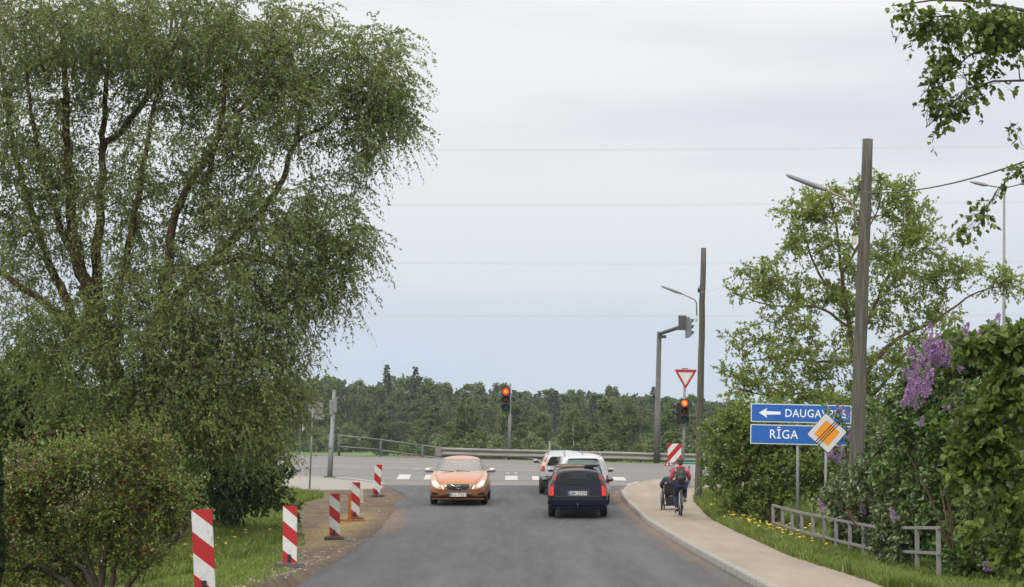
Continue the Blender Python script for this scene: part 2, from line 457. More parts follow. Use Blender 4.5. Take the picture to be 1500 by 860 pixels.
def noise(sc, det=6, rough=.6, vec=None):
    q = n.new('ShaderNodeTexNoise'); q.inputs['Scale'].default_value = sc; q.inputs['Detail'].default_value = det; q.inputs['Roughness'].default_value = rough
    if vec is not None: l.new(vec, q.inputs['Vector'])
    return q.outputs[0]
def ramp(src, stops):
    r = n.new('ShaderNodeValToRGB'); e = r.color_ramp.elements
    while len(e) < len(stops): e.new(.5)
    for k, (q, c) in enumerate(stops): e[k].position = q; e[k].color = (*c, 1)
    l.new(src, r.inputs[0]); return r.outputs[0]
def mixrgb(f, a, b):
    q = n.new('ShaderNodeMix'); q.data_type = 'RGBA'
    for s_, v in ((q.inputs[0], f), (q.inputs[6], a), (q.inputs[7], b)):
        if hasattr(v, 'links'): l.new(v, s_)
        elif isinstance(v, tuple): s_.default_value = (*v, 1)
        else: s_.default_value = v
    return q.outputs[2]
def math_n(op, a, b=0.0):
    q = n.new('ShaderNodeMath'); q.operation = op
    for s_, v in ((q.inputs[0], a), (q.inputs[1], b)):
        if hasattr(v, 'links'): l.new(v, s_)
        else: s_.default_value = v
    return q.outputs[0]
def coords(scale=(1, 1, 1)):
    t = n.new('ShaderNodeTexCoord'); q = n.new('ShaderNodeMapping'); q.inputs['Scale'].default_value = scale
    l.new(t.outputs['Object'], q.inputs[0]); return q.outputs[0]
co = coords()
turf = ramp(noise(2.2, 9, .8, co), [(.35, (.045, .058, .018)), (.5, (.085, .12, .026)), (.65, (.14, .16, .05))])
fld = ramp(noise(.05, 5, .6, co), [(.3, (.055, .10, .028)), (.7, (.08, .14, .038))])
turf = mixrgb(attr('field'), turf, fld)
grav = ramp(noise(11, 10, .95, co), [(.38, (.040, .029, .020)), (.5, (.092, .069, .050)), (.62, (.185, .15, .115))])
grav = mixrgb(ramp(noise(1.1, 7, .7, co), [(.45, (0, 0, 0)), (.60, (.9, .9, .9))]), grav, (.066, .045, .030))
pathc = ramp(noise(14, 6, .7, co), [(.3, (.19, .18, .165)), (.7, (.27, .255, .235))])
col = mixrgb(attr('gravel'), turf, grav)
col = mixrgb(attr('path'), col, pathc)
hm = math_n('MULTIPLY', attr('husk'), ramp(noise(9, 8, .85, coords((1, 1.6, 1))), [(.44, (0, 0, 0)), (.56, (1, 1, 1))]))
col = mixrgb(math_n('MULTIPLY', hm, .8), col, (.34, .24, .07))
l.new(col, p.inputs['Base Color']); p.inputs['Roughness'].default_value = .95; p.inputs['Specular IOR Level'].default_value = .2
b = n.new('ShaderNodeBump'); b.inputs['Strength'].default_value = .8; b.inputs['Distance'].default_value = .04
l.new(noise(9, 10, .9, co), b.inputs['Height']); l.new(b.outputs[0], p.inputs['Normal'])
tag(link('ground', grid_mesh('ground', GX, GY, GZ, {'gravel': gravel, 'path': path, 'husk': husk, 'field': field}), m), kind='structure')

def strip(name, lf, rf, ys, nx, off, m):
    ys = np.asarray(ys); t = np.linspace(0, 1, nx)
    L = lf(ys); Rr_ = rf(ys)
    X = L[:, None] + (Rr_ - L)[:, None] * t[None]; Y = ys[:, None].repeat(nx, 1)
    return tag(link(name, grid_mesh(name, X, Y, surf(X, Y) + off), m), kind='structure')

# fresh dark asphalt of the side road
m, n, l, p = new_mat('fresh dark asphalt'); co = coords()
base = ramp(noise(60, 4, .8, co), [(.3, (.030, .0305, .0345)), (.7, (.046, .047, .052))])
worn = ramp(noise(1.0, 9, .72, coords((1.3, .09, 1))), [(.35, (.74, .74, .74)), (.65, (1.25, 1.25, 1.25))])
q = n.new('ShaderNodeMix'); q.data_type = 'RGBA'; q.blend_type = 'MULTIPLY'; q.inputs[0].default_value = 1; l.new(base, q.inputs[6]); l.new(worn, q.inputs[7])
col = q.outputs[2]
mott = ramp(noise(4.5, 9, .8, coords((1, .07, 1))), [(.38, (.76, .76, .76)), (.62, (1.26, 1.26, 1.26))])
q = n.new('ShaderNodeMix'); q.data_type = 'RGBA'; q.blend_type = 'MULTIPLY'; q.inputs[0].default_value = 1; l.new(col, q.inputs[6]); l.new(mott, q.inputs[7]); col = q.outputs[2]
stain = ramp(noise(.8, 6, .7, coords((1.2, .12, 1))), [(.60, (0, 0, 0)), (.68, (1, 1, 1))])
col = mixrgb(math_n('MULTIPLY', stain, .45), col, (.022, .022, .023))
sx = n.new('ShaderNodeSeparateXYZ'); l.new(co, sx.inputs[0])
# joint between the two paving passes, and polished wheel tracks
wob = math_n('MULTIPLY', math_n('SUBTRACT', noise(.5, 4, .5, coords((0, 1, 0))), .5), .5)
jx = math_n('ABSOLUTE', math_n('SUBTRACT', math_n('ADD', sx.outputs[0], wob), .12))
joint = math_n('LESS_THAN', jx, .028)
col = mixrgb(math_n('MULTIPLY', joint, .55), col, (.045, .045, .047))
for tx in (-2.55, -1.1, 1.25, 2.75):
    g = math_n('ABSOLUTE', math_n('SUBTRACT', sx.outputs[0], tx))
    mr = n.new('ShaderNodeMapRange'); mr.inputs[1].default_value = .55; mr.inputs[2].default_value = .05; mr.inputs[3].default_value = 0; mr.inputs[4].default_value = .22; l.new(g, mr.inputs[0])
    col = mixrgb(mr.outputs[0], col, (.076, .077, .082))
# fallen husks along the kerb and at the left edge
kk_ = n.new('ShaderNodeAttribute'); kk_.attribute_name = 'edge'
hm = math_n('MULTIPLY', kk_.outputs['Fac'], ramp(noise(7, 8, .85, coords((1, .8, 1))), [(.47, (0, 0, 0)), (.56, (1, 1, 1))]))
col = mixrgb(math_n('MULTIPLY', hm, .7), col, (.25, .125, .04))
# pale scuffs and rubber marks
sc = ramp(noise(2.2, 7, .75, coords((.25, 5, 1))), [(.66, (0, 0, 0)), (.72, (1, 1, 1))])
col = mixrgb(math_n('MULTIPLY', sc, .26), col, (.26, .26, .26))
# darker tongue of new material by the left edge near the seam
l.new(col, p.inputs['Base Color']); p.inputs['Roughness'].default_value = .78; p.inputs['Specular IOR Level'].default_value = .35
b = n.new('ShaderNodeBump'); b.inputs['Strength'].default_value = .5; b.inputs['Distance'].default_value = .008
l.new(noise(120, 3, .7, co), b.inputs['Height']); l.new(b.outputs[0], p.inputs['Normal'])
ys = np.arange(12, 88.21, .2)
jit = np.interp(ys, np.arange(10, 95, .55), rng.normal(scale=.035, size=155)[:len(np.arange(10, 95, .55))])
jit2 = jit + np.interp(ys, [10, 74, 76, 79, 82, 84, 86, 90], [0, 0, .12, -.05, .22, .30, .05, .0])
L = road_l(ys) + jit2; Rr_ = kerb_x(ys) - .0
t = np.linspace(0, 1, 40); X = L[:, None] + (Rr_ - L)[:, None] * t[None]; Y = ys[:, None] + .16 * vnoise(X, ys[:, None] * 0 + 5, .9, 4) * (ys[:, None] > 88)
edge = sm(.55, .05, Rr_[:, None] - X) * np.interp(ys, [40, 50, 60, 86], [.25, .8, 1, 1])[:, None] + sm(.8, .1, X - L[:, None]) * sm(58, 66, ys)[:, None] * (1 - sm(72, 77, ys))[:, None]
Zr = surf(X, Y)
i = np.arange(X.size).reshape(X.shape)
Fq = np.stack([i[:-1, :-1], i[:-1, 1:], i[1:, 1:], i[1:, :-1]], -1).reshape(-1, 4)
V = np.stack([X, Y, Zr], -1).reshape(-1, 3)
# skirt at the left edge: the new layer is a few centimetres thick
V2 = V[i[:, 0]] + np.array([-.03, 0, -.07]); V3 = V[i[-1, :]] + np.array([0, .02, -.07])
j = len(V) + np.arange(len(V2)); k3 = len(V) + len(V2) + np.arange(len(V3))
Fq = np.concatenate([Fq, np.stack([j[:-1], i[:-1, 0], i[1:, 0], j[1:]], 1), np.stack([i[-1, :-1], i[-1, 1:], k3[1:], k3[:-1]], 1)])
ee = np.concatenate([edge.ravel(), np.zeros(len(V2) + len(V3))])
tag(link('road', np_mesh('road', np.concatenate([V, V2, V3]), Fq, True, {'edge': ee}), m), kind='structure')

# old pale asphalt of the highway
m, n, l, p = new_mat('old pale asphalt'); co = coords()
base = ramp(noise(40, 4, .8, co), [(.3, (.103, .099, .093)), (.7, (.138, .133, .126))])
worn = ramp(noise(1.0, 6, .6, coords((.08, 1.0, 1))), [(.35, (.80, .80, .80)), (.65, (1.15, 1.15, 1.15))])
q = n.new('ShaderNodeMix'); q.data_type = 'RGBA'; q.blend_type = 'MULTIPLY'; q.inputs[0].default_value = 1; l.new(base, q.inputs[6]); l.new(worn, q.inputs[7])
cr = n.new('ShaderNodeTexVoronoi'); cr.feature = 'DISTANCE_TO_EDGE'; cr.inputs['Scale'].default_value = .45; l.new(coords((.5, 1, 1)), cr.inputs['Vector'])
crack = math_n('LESS_THAN', cr.outputs['Distance'], .006)
col = mixrgb(math_n('MULTIPLY', crack, .5), q.outputs[2], (.07, .068, .065))
l.new(col, p.inputs['Base Color']); p.inputs['Roughness'].default_value = .85; p.inputs['Specular IOR Level'].default_value = .3
OLD = m
hx = axis([(-200, -30, 40), (-30, -8, 60), (-8, 14, 160), (14, 200, 50)]); t = np.linspace(0, 1, 60)
Nn_ = hwy_near(hx) - .12; Fr = 106.3 + .12 * vnoise(hx, hx * 0, 1.5, 2)
X = hx[:, None].repeat(60, 1); Y = Nn_[:, None] + (Fr - Nn_)[:, None] * t[None]
tag(link('highway', grid_mesh('highway', X, Y, surf(X, Y) - .012), OLD), kind='structure')

# pavement, kerb
PAVE = mat('sandy pavement concrete', (.205, .175, .142), .9, var=.13, scale=1.7, bump=.4, bscale=60, stretch=(1, .14, 1), spec=.25)
KERB = mat('weathered kerb concrete', (.25, .235, .215), .85, var=.25, scale=5, bump=.4, bscale=40)
ys = np.arange(12, 91.3, .3)
tag(strip('sidewalk', lambda y: kerb_x(y) + .14, lambda y: walk_r(y) + .05 * vnoise(y, y * 0 + 3, .6, 7), ys, 12, .12, PAVE), kind='structure')
ks = np.arange(12, 91.45, .25); kx_ = kerb_x(ks)
ptsk = np.stack([kx_, ks], 1); tg = unit(np.gradient(ptsk, axis=0)); nrm = np.stack([tg[:, 1], -tg[:, 0]], 1)
prof = [(-.012, -.1), (-.005, .10), (.015, .128), (.13, .132), (.15, .118), (.15, -.05)]
Vk = np.array([[ptsk[a, 0] + nrm[a, 0] * o, ptsk[a, 1] + nrm[a, 1] * o, float(surf(ptsk[a, 0], ptsk[a, 1])) + h] for a in range(len(ks)) for o, h in prof])
i = np.arange(len(Vk)).reshape(len(ks), 6)
Fk = np.stack([i[:-1, :-1], i[:-1, 1:], i[1:, 1:], i[1:, :-1]], -1).reshape(-1, 4)
# kerb stones meet in narrow joints
m, n, l, p = new_mat('kerb stones'); co = coords()
kc = ramp(noise(6, 6, .7, co), [(.3, (.16, .15, .135)), (.7, (.24, .225, .20))])
sx = n.new('ShaderNodeSeparateXYZ'); l.new(co, sx.inputs[0])
fr = math_n('FRACT', sx.outputs[1]); jt = math_n('LESS_THAN', fr, .045)
l.new(mixrgb(math_n('MULTIPLY', jt, .8), kc, (.035, .032, .03)), p.inputs['Base Color']); p.inputs['Roughness'].default_value = .88
tag(link('kerb', np_mesh('kerb', Vk, Fk, False), m), kind='structure')

# painted markings of the junction
PAINT = mat('worn white road paint', (.38, .37, .35), .7, c2=(.22, .215, .205), scale=9)
def marking(quads, off=.004, name='road_markings'):
    V, Fq = [], []
    for q4 in quads:
        q4 = np.array(q4, float); nu = max(2, int(np.linalg.norm(q4[1] - q4[0]) / .5) + 1); nv = max(2, int(np.linalg.norm(q4[3] - q4[0]) / .5) + 1)
        b0 = sum(len(v) for v in V); pts = []
        for a in np.linspace(0, 1, nv):
            for c in np.linspace(0, 1, nu):
                e = (1 - a) * ((1 - c) * q4[0] + c * q4[1]) + a * ((1 - c) * q4[3] + c * q4[2])
                pts.append((e[0], e[1], float(surf(e[0], e[1])) - .012 + off))
        V.append(np.array(pts)); i = b0 + np.arange(nu * nv).reshape(nv, nu)
        Fq.append(np.stack([i[:-1, :-1], i[:-1, 1:], i[1:, 1:], i[1:, :-1]], -1).reshape(-1, 4))
    return tag(link(name, np_mesh(name, np.concatenate(V), np.concatenate(Fq)), PAINT), kind='structure')
def line(pts, w):
    pts = np.array(pts, float); out = []
    for a, b in zip(pts[:-1], pts[1:]):
        t = unit((b - a)[None])[0]; nn = np.array([-t[1], t[0]]) * w / 2
        out.append([a - nn, b - nn, b + nn, a + nn])
    return out
quads = []
for k in range(9):
    x0 = -4.25 + k * 1.0
    quads.append([(x0, 90.6), (x0 + .46, 90.6), (x0 + .46, 92.9), (x0, 92.9)])
quads += line([(-9.5, 92.6), (-6.2, 91.2), (-5.0, 89.8), (-4.6, 88.9)], .12)
quads += line([(5.25, 91.0), (5.9, 92.0), (7.4, 92.8), (10, 93.3), (14, 93.5)], .13)
quads += line([(4.15, 88.5), (4.6, 90.0)], .14)
for X0 in np.arange(-30, 30, 6.0):
    quads += line([(X0, 100.6), (X0 + 2.0, 100.6)], .13)
quads += line([(x, 105.6) for x in np.arange(-40, 41, 4.0)], .13)
for k in range(7):    # turning guide dashes
    a0 = np.array([-3.9 + k * .55, 95.6 + k * .95 - .03 * k * k]); quads += line([a0, a0 + np.array([.32, .5])], .10)
quads += [[(-.13, 94.3), (-.05, 94.3), (-.19, 95.1), (-.25, 95.1)], [(.13, 94.3), (.05, 94.3), (.15, 95.1), (.21, 95.1)]]
marking(quads, .005)
# chalky scuffs across the fresh asphalt
SCUF = mat('chalky scuff', (.11, .11, .11), .9, c2=(.06, .06, .06), scale=30)
PAINT_, PAINT = PAINT, SCUF
marking(line([(-2.0, 39.7), (-1.0, 40.1), (.25, 40.5)], .025) + line([(-1.2, 39.2), (.3, 39.5)], .02) + line([(-.7, 57), (.2, 59)], .025) + line([(.5, 47), (2.6, 56)], .03) + line([(1.1, 66), (1.9, 74)], .03), .016, 'scuff_marks')
PAINT = PAINT_

# ------------------------------------------------------------------ grass and dandelions
GRASS = leaf_mat('grass blades', [(0, (.06, .085, .016)), (.5, (.125, .175, .028)), (.85, (.19, .235, .05)), (1, (.29, .27, .12))], .4, .5)
def grass(N, xlo, xhi, ylo, yhi, keep, hlo, hhi, seed, name='grass', w=.012):
    rs = np.random.default_rng(seed)
    Y = ylo + (yhi - ylo) * rs.random(N) ** 1.25; X = rs.uniform(0, 1, N); X = xlo(Y) + (xhi(Y) - xlo(Y)) * X
    k = keep(X, Y, rs); X, Y = X[k], Y[k]; N = len(X)
    Z = ground_z(X, Y) - .01
    h = rs.uniform(hlo, hhi, N) * (0.65 + .9 * (vnoise(X, Y, .7, 21) + .5))
    a = rs.uniform(0, 2 * np.pi, N); B = np.stack([np.cos(a), np.sin(a), np.zeros(N)], 1) * (w * rs.uniform(.6, 1.5, N))[:, None]
    ln = rs.normal(scale=.35, size=(N, 2)); ld = np.concatenate([ln, np.ones((N, 1))], 1)
    b0 = np.stack([X, Y, Z], 1); mid = b0 + ld * np.array([.45, .45, 1]) * (h * .6)[:, None]; tip = b0 + ld * np.array([1, 1, .92]) * h[:, None]
    V = np.stack([b0 - B, b0 + B, mid + B * .7, mid - B * .7, tip], 1).reshape(-1, 3)
    bb = np.arange(N)[:, None] * 5
    V4 = V; F1 = bb + np.array([0, 1, 2, 3]); 
    # tip as a thin quad sharing the mid edge
    tipb = tip + B * .15
    V = np.stack([b0 - B, b0 + B, mid + B * .7, mid - B * .7, tip, tipb], 1).reshape(-1, 3); bb = np.arange(N)[:, None] * 6
    Fq = np.concatenate([bb + np.array([0, 1, 2, 3]), bb + np.array([3, 2, 5, 4])])
    tint = np.clip(rs.random(N) * .6 + .4 * (vnoise(X, Y, 1.3, 22) + .5), 0, 1)
    tint = np.where(rs.random(N) < .04, 1, tint * .85)
    return tag(link(name, np_mesh(name, V, Fq, False, {'tint': np.repeat(tint, 6)}), GRASS), kind='stuff')
def edge_l(Y): return np.interp(Y, [15, 38, 45, 58, 76, 88], [-3.85, -3.95, -4.25, -5.2, -6.9, -8.5])
grass(90000, lambda y: walk_r(y) - .02, lambda y: walk_r(y) + 3.6, 37, 86, lambda X, Y, rs: rs.random(len(X)) < 1.1 - .2 * (X - walk_r(Y)), .09, .24, 1)
grass(110000, lambda y: y * 0 - 10.5, lambda y: edge_l(y) + .35, 27, 78, lambda X, Y, rs: (rs.random(len(X)) < sm(.45, -.35, X - edge_l(Y) + .9 * vnoise(X, Y, .8, 8))), .035, .09, 2, w=.010)
grass(26000, lambda y: y * 0 - 10.5, lambda y: edge_l(y) - .2, 46, 62, lambda X, Y, rs: X < -5.4 + .8 * vnoise(X, Y, .9, 3), .12, .26, 5)
grass(18000, lambda y: y * 0 - 11.2, lambda y: y * 0 - 6, 76, 87, lambda X, Y, rs: (((X + 8.6) / 2.3) ** 2 + ((Y - 81.5) / 4.6) ** 2) < 1.05, .08, .2, 3)

YEL = mat('dandelion yellow', (.75, .52, .02), .7)
STM = mat('plant stem green', (.10, .18, .04), .6)
def flower_mesh(h):
    b = MB(); b.cyl((0, 0, 0), (.01, 0, h), .004, .003, 5, mi=1)
    b.ball((.01, 0, h), .026, (1, 1, .5), 8, mi=0)
    for k in range(9):
        a = k * .698; b.box((.01 + .026 * math.cos(a), .026 * math.sin(a), h + .003), (.016, .012, .005), Matrix.Rotation(a, 3, 'Z'), mi=0)
    bmesh.ops.recalc_face_normals(b.b, faces=b.b.faces); me = bpy.data.meshes.new('dandelion'); b.b.to_mesh(me); b.b.free()
    me.materials.append(YEL); me.materials.append(STM); return me
dm = [flower_mesh(h) for h in (.18, .24, .30)]
rd = random.Random(5)
def dandelion(x, y, lab, grp):
    o = bpy.data.objects.new('dandelion', rd.choice(dm)); COL.objects.link(o)
    o.location = (x, y, float(ground_z(x, y))); s = rd.uniform(.8, 1.35); o.scale = (s, s, 1); o.rotation_euler = (rd.uniform(-.2, .2), rd.uniform(-.2, .2), rd.uniform(0, 6))
    tag(o, lab, 'dandelion', grp)
for k in range(135):
    y = rd.uniform(54, 80); u = rd.random() ** .8
    if rd.random() < .75: y = rd.gauss(64, 5)
    x = float(walk_r(y)) + .15 + u * np.interp(y, [50, 64, 80], [1.1, 2.2, 2.0])
    dandelion(x, y, 'yellow dandelion in the long grass on the right verge', 'dandelions in the right verge')
for k in range(16):
    y = rd.uniform(48, 60); dandelion(rd.uniform(-7.4, -5.6), y, 'yellow dandelion in the grass under the big willow', 'dandelions under the willow')

STONE = mat('loose gravel stones', (.09, .075, .06), .95, c2=(.21, .185, .155), scale=2)
rs = np.random.default_rng(77); N = 1500
Y = 33 + 56 * rs.random(N) ** 1.1; X = edge_l(Y) - .1 + (road_l(Y) - edge_l(Y) + .02) * rs.random(N)
s_ = .012 + .03 * rs.random(N) ** 3; Z = ground_z(X, Y)
oc = np.array([[1, 0, 0], [0, 1, 0], [-1, 0, 0], [0, -1, 0], [0, 0, .7], [0, 0, -.3]]); tri = np.array([[0, 1, 4], [1, 2, 4], [2, 3, 4], [3, 0, 4]])
V = np.stack([X, Y, Z], 1)[:, None, :] + oc[None] * s_[:, None, None] * rs.uniform(.6, 1.4, (N, 6, 1)); Fq = (np.arange(N)[:, None, None] * 6 + tri[None]).reshape(-1, 3)
tag(link('gravel', np_mesh('gravel', V.reshape(-1, 3), Fq), STONE), kind='stuff')
# ------------------------------------------------------------------ the far forest
BARK = mat('grey brown bark', (.055, .042, .032), .9, c2=(.11, .09, .07), scale=7, bump=.6, stretch=(1, 1, .25))
BIRCHB = mat('white birch bark', (.45, .44, .41), .8, c2=(.12, .11, .10), scale=4, stretch=(.5, .5, 3))
FOR_B = leaf_mat('forest birch leaves', [(0, (.055, .085, .034)), (.5, (.085, .125, .046)), (1, (.12, .165, .060))], .25, .6, .2, .22)
FOR_S = leaf_mat('spruce needles', [(0, (.025, .043, .026)), (.6, (.040, .064, .034)), (1, (.060, .088, .042))], .1, .6, .2, .2)
def far_crown(kind, seed):
    rs = np.random.default_rng(seed)
    if kind == 'birch':
        nl = 62; hz = rs.random(nl) ** 1.15; z = .03 + .94 * hz; rad = 3.0 * np.sin(np.pi * np.clip(hz * .80 + .13, 0, 1)) ** .7
        a = rs.uniform(0, 6.28, nl); rr = rad * rs.uniform(.25, 1, nl)
        C = np.stack([rr * np.cos(a), rr * np.sin(a), z * 16], 1); S = rs.uniform(.6, 1.25, nl) * (1.15 - .45 * hz)
        per = 120; d = unit(rs.normal(size=(nl, per, 3))) * (rs.random((nl, per, 1)) ** .4) * np.array([1, 1, 1.35])
        P = (C[:, None] + d * S[:, None, None]).reshape(-1, 3)
        A = unit(rs.normal(size=P.shape) + np.array([0, 0, -.6])); sz = rs.uniform(.3, .62, len(P)); w = .38
        tint = np.repeat(rs.random(nl), per) * .5 + rs.random(len(P)) * .5
    elif kind == 'pine':
        nl = 44; hz = rs.random(nl); z = .40 + .60 * hz; a = rs.uniform(0, 6.28, nl); rr = (2.2 - 1.9 * hz) * rs.uniform(.3, 1, nl)
        C = np.stack([rr * np.cos(a), rr * np.sin(a), z * 18], 1); S = rs.uniform(.5, .95, nl)
        per = 80; d = unit(rs.normal(size=(nl, per, 3))) * (rs.random((nl, per, 1)) ** .4) * np.array([1.3, 1.3, .55])
        P = (C[:, None] + d * S[:, None, None]).reshape(-1, 3); A = rs.normal(size=P.shape); sz = rs.uniform(.2, .45, len(P)); w = .25; tint = rs.random(len(P))
    elif kind == 'spruce':
        P, A, Z = [], [], []
        H = 18.0
        for k in range(26):
            z = 1.5 + (H - 1.7) * (k / 25) ** .9; rad = 2.6 * (1 - z / H) ** .8 + .12
            nb = 9 if k < 22 else 5
            for q in range(nb):
                a = rs.uniform(0, 6.28); L = rad * rs.uniform(.7, 1.1); t = np.linspace(.1, 1, 12)
                pt = np.stack([np.cos(a) * L * t, np.sin(a) * L * t, z - .25 * L * t ** 1.5 + .08 * rs.normal(size=12)], 1)
                P.append(pt); A.append(np.tile([np.cos(a), np.sin(a), -.35], (12, 1)) + rs.normal(scale=.5, size=(12, 3)))
        P = np.concatenate(P); A = np.concatenate(A); sz = rs.uniform(.3, .62, len(P)); w = .3; tint = rs.random(len(P))
    else:   # shrub
        nl = 22; a = rs.uniform(0, 6.28, nl); rr = 2.0 * rs.random(nl); C = np.stack([rr * np.cos(a), rr * np.sin(a), .4 + 3.6 * rs.random(nl) * (1 - rr / 3.2)], 1)
        S = rs.uniform(.6, 1.1, nl); per = 90; d = unit(rs.normal(size=(nl, per, 3))) * (rs.random((nl, per, 1)) ** .4)
        P = (C[:, None] + d * S[:, None, None]).reshape(-1, 3); A = rs.normal(size=P.shape); sz = rs.uniform(.22, .42, len(P)); w = .36
        tint = .35 + .3 * np.repeat(rs.random(nl), per) + rs.random(len(P)) * .35
    return leaves_mesh('crown', P, sz, A, w, 'diamond', tint, 0, rs)
def far_trunk(h, r, seed):
    rs = np.random.default_rng(seed); q = np.array([[0, 0, -.5], [.1 * rs.normal(), 0, h * .4], [.25 * rs.normal(), .1, h * .75], [.1, 0, h]])
    parts = [tube_batch(resample(q, 8)[None], np.linspace(r, r * .25, 8)[None], 6)]
    for k in range(7):
        z = h * rs.uniform(.35, .9); a = rs.uniform(0, 6.28); L = 1.6
        b_ = np.array([[0, 0, z], [np.cos(a) * L * .5, np.sin(a) * L * .5, z + .6], [np.cos(a) * L, np.sin(a) * L, z + 1.3]]); parts.append(tube_batch(b_[None], np.array([[r * .35, r * .2, .02]]), 4))
    V, Fq = join_vf(parts); return np_mesh('trunk', V, Fq, True)
protos = {}
for kind, num, tm, lm, th, tr in (('birch', 5, BIRCHB, FOR_B, 15, .16), ('pine', 2, BARK, FOR_S, 17.0, .16), ('spruce', 3, BARK, FOR_S, 17.5, .2), ('shrub', 2, BARK, FOR_B, 3, .08)):
    protos[kind] = []
    for k in range(num):
        c = far_crown(kind, 100 + k * 7 + len(kind)); c.materials.append(lm); t_ = far_trunk(th, tr, 50 + k); t_.materials.append(tm)
        protos[kind].append((c, t_))
KIND = {'birch': ('birch_tree', 'green birch standing in the forest edge beyond the field', 'birch'), 'pine': ('pine_tree', 'dark pine rising above the birches of the far forest', 'pine'),
        'spruce': ('spruce_tree', 'dark pointed spruce among the trees of the far forest', 'spruce'), 'shrub': ('shrub', 'light green shrub at the foot of the far forest', 'shrub')}
rf = random.Random(21)
def far_tree(kind, x, y, h, wx=1.0):
    c, t_ = rf.choice(protos[kind]); nm, lab, cat = KIND[kind]
    r = thing(nm, (x, y, float(ground_z(x, y))), lab, cat, {'birch': 'birches of the far forest', 'pine': 'pines of the far forest', 'spruce': 'spruces of the far forest', 'shrub': 'shrubs along the far forest'}[kind], rf.uniform(0, 6.28))
    s = h / {'birch': 16.5, 'pine': 18.5, 'spruce': 18, 'shrub': 4.6}[kind]; r.scale = (s * wx, s * wx, s)
    for nme, me in (('crown', c), ('trunk', t_)):
        o = bpy.data.objects.new(nme, me); COL.objects.link(o); o.parent = r
# treeline height follows the photo: row of the tops at each column
TX = [-100, 350, 470, 520, 560, 600, 640, 680, 720, 780, 840, 900, 950, 1000, 1050, 1100, 1250, 1600]
TY = [560, 556, 545, 552, 550, 540, 555, 566, 560, 568, 572, 570, 572, 574, 586, 588, 592, 592]
for row, (D, sp, kinds, hs) in enumerate([(470, 5.5, ['shrub'] * 3 + ['birch'], .38), (485, 4.6, ['birch'], .74), (505, 4.2, ['birch'] * 7 + ['spruce'], .88), (530, 4.2, ['birch'] * 6 + ['spruce'], 1.0), (560, 5.2, ['birch'] * 7 + ['spruce', 'spruce', 'pine'], 1.03)]):
    x = -118.0 if row < 4 else -110
    while x < 112:
        D_ = D + rf.uniform(-6, 6); pxx = 750 + x * F / D_
        if -60 < pxx < 1560 and not (pxx < 330 and rf.random() < .5) and not (pxx > 1150 and rf.random() < .62):
            top = np.interp(pxx, TX, TY); k = rf.choice(kinds)
            H = (2.0 + (HOR - top) / F * D_) * hs * rf.uniform(.86, 1.06)
            if k in ('spruce', 'pine') and row > 2: H *= rf.uniform(.98, 1.05)
            if k == 'shrub': H = rf.uniform(3.2, 6.5)
            elif row == 0: H = rf.uniform(5, 11)
            far_tree(k, x, D_, H, rf.uniform(.95, 1.35))
        x += sp * rf.uniform(.7, 1.3)
for D, x0, x1, sp in ((262, 655, 1160, 15), (300, 640, 1180, 17), (345, 560, 1200, 20)):
    xx = x0
    while xx < x1:
        k = rf.choice(['shrub', 'shrub', 'birch']); H = rf.uniform(2.2, 4.2) if k == 'shrub' else rf.uniform(4.0, 7.5)
        Dj = D + rf.uniform(-9, 9); far_tree(k, (xx - 750) / F * Dj, Dj, H, rf.uniform(1.0, 1.5)); xx += sp * rf.uniform(.7, 1.5)
# the dark interior of the wood
rs = np.random.default_rng(5); NW = 26000
X = rs.uniform(-135, 125, NW); Yw = rs.uniform(575, 600, NW); top = np.interp(750 + X * F / 590, TX, TY)
H = (2.0 + (HOR - top) / F * 590) * (.86 + .12 * vnoise(X, Yw * 0, 4, 6)); Z = H * rs.random(NW) ** .8
link_o = link('forest', leaves_mesh('forest', np.stack([X, Yw, Z], 1), rs.uniform(1.0, 2.2, NW), rs.normal(size=(NW, 3)), .4, 'diamond', rs.random(NW) * .7, 0, rs), FOR_S)
tag(link_o, kind='stuff')

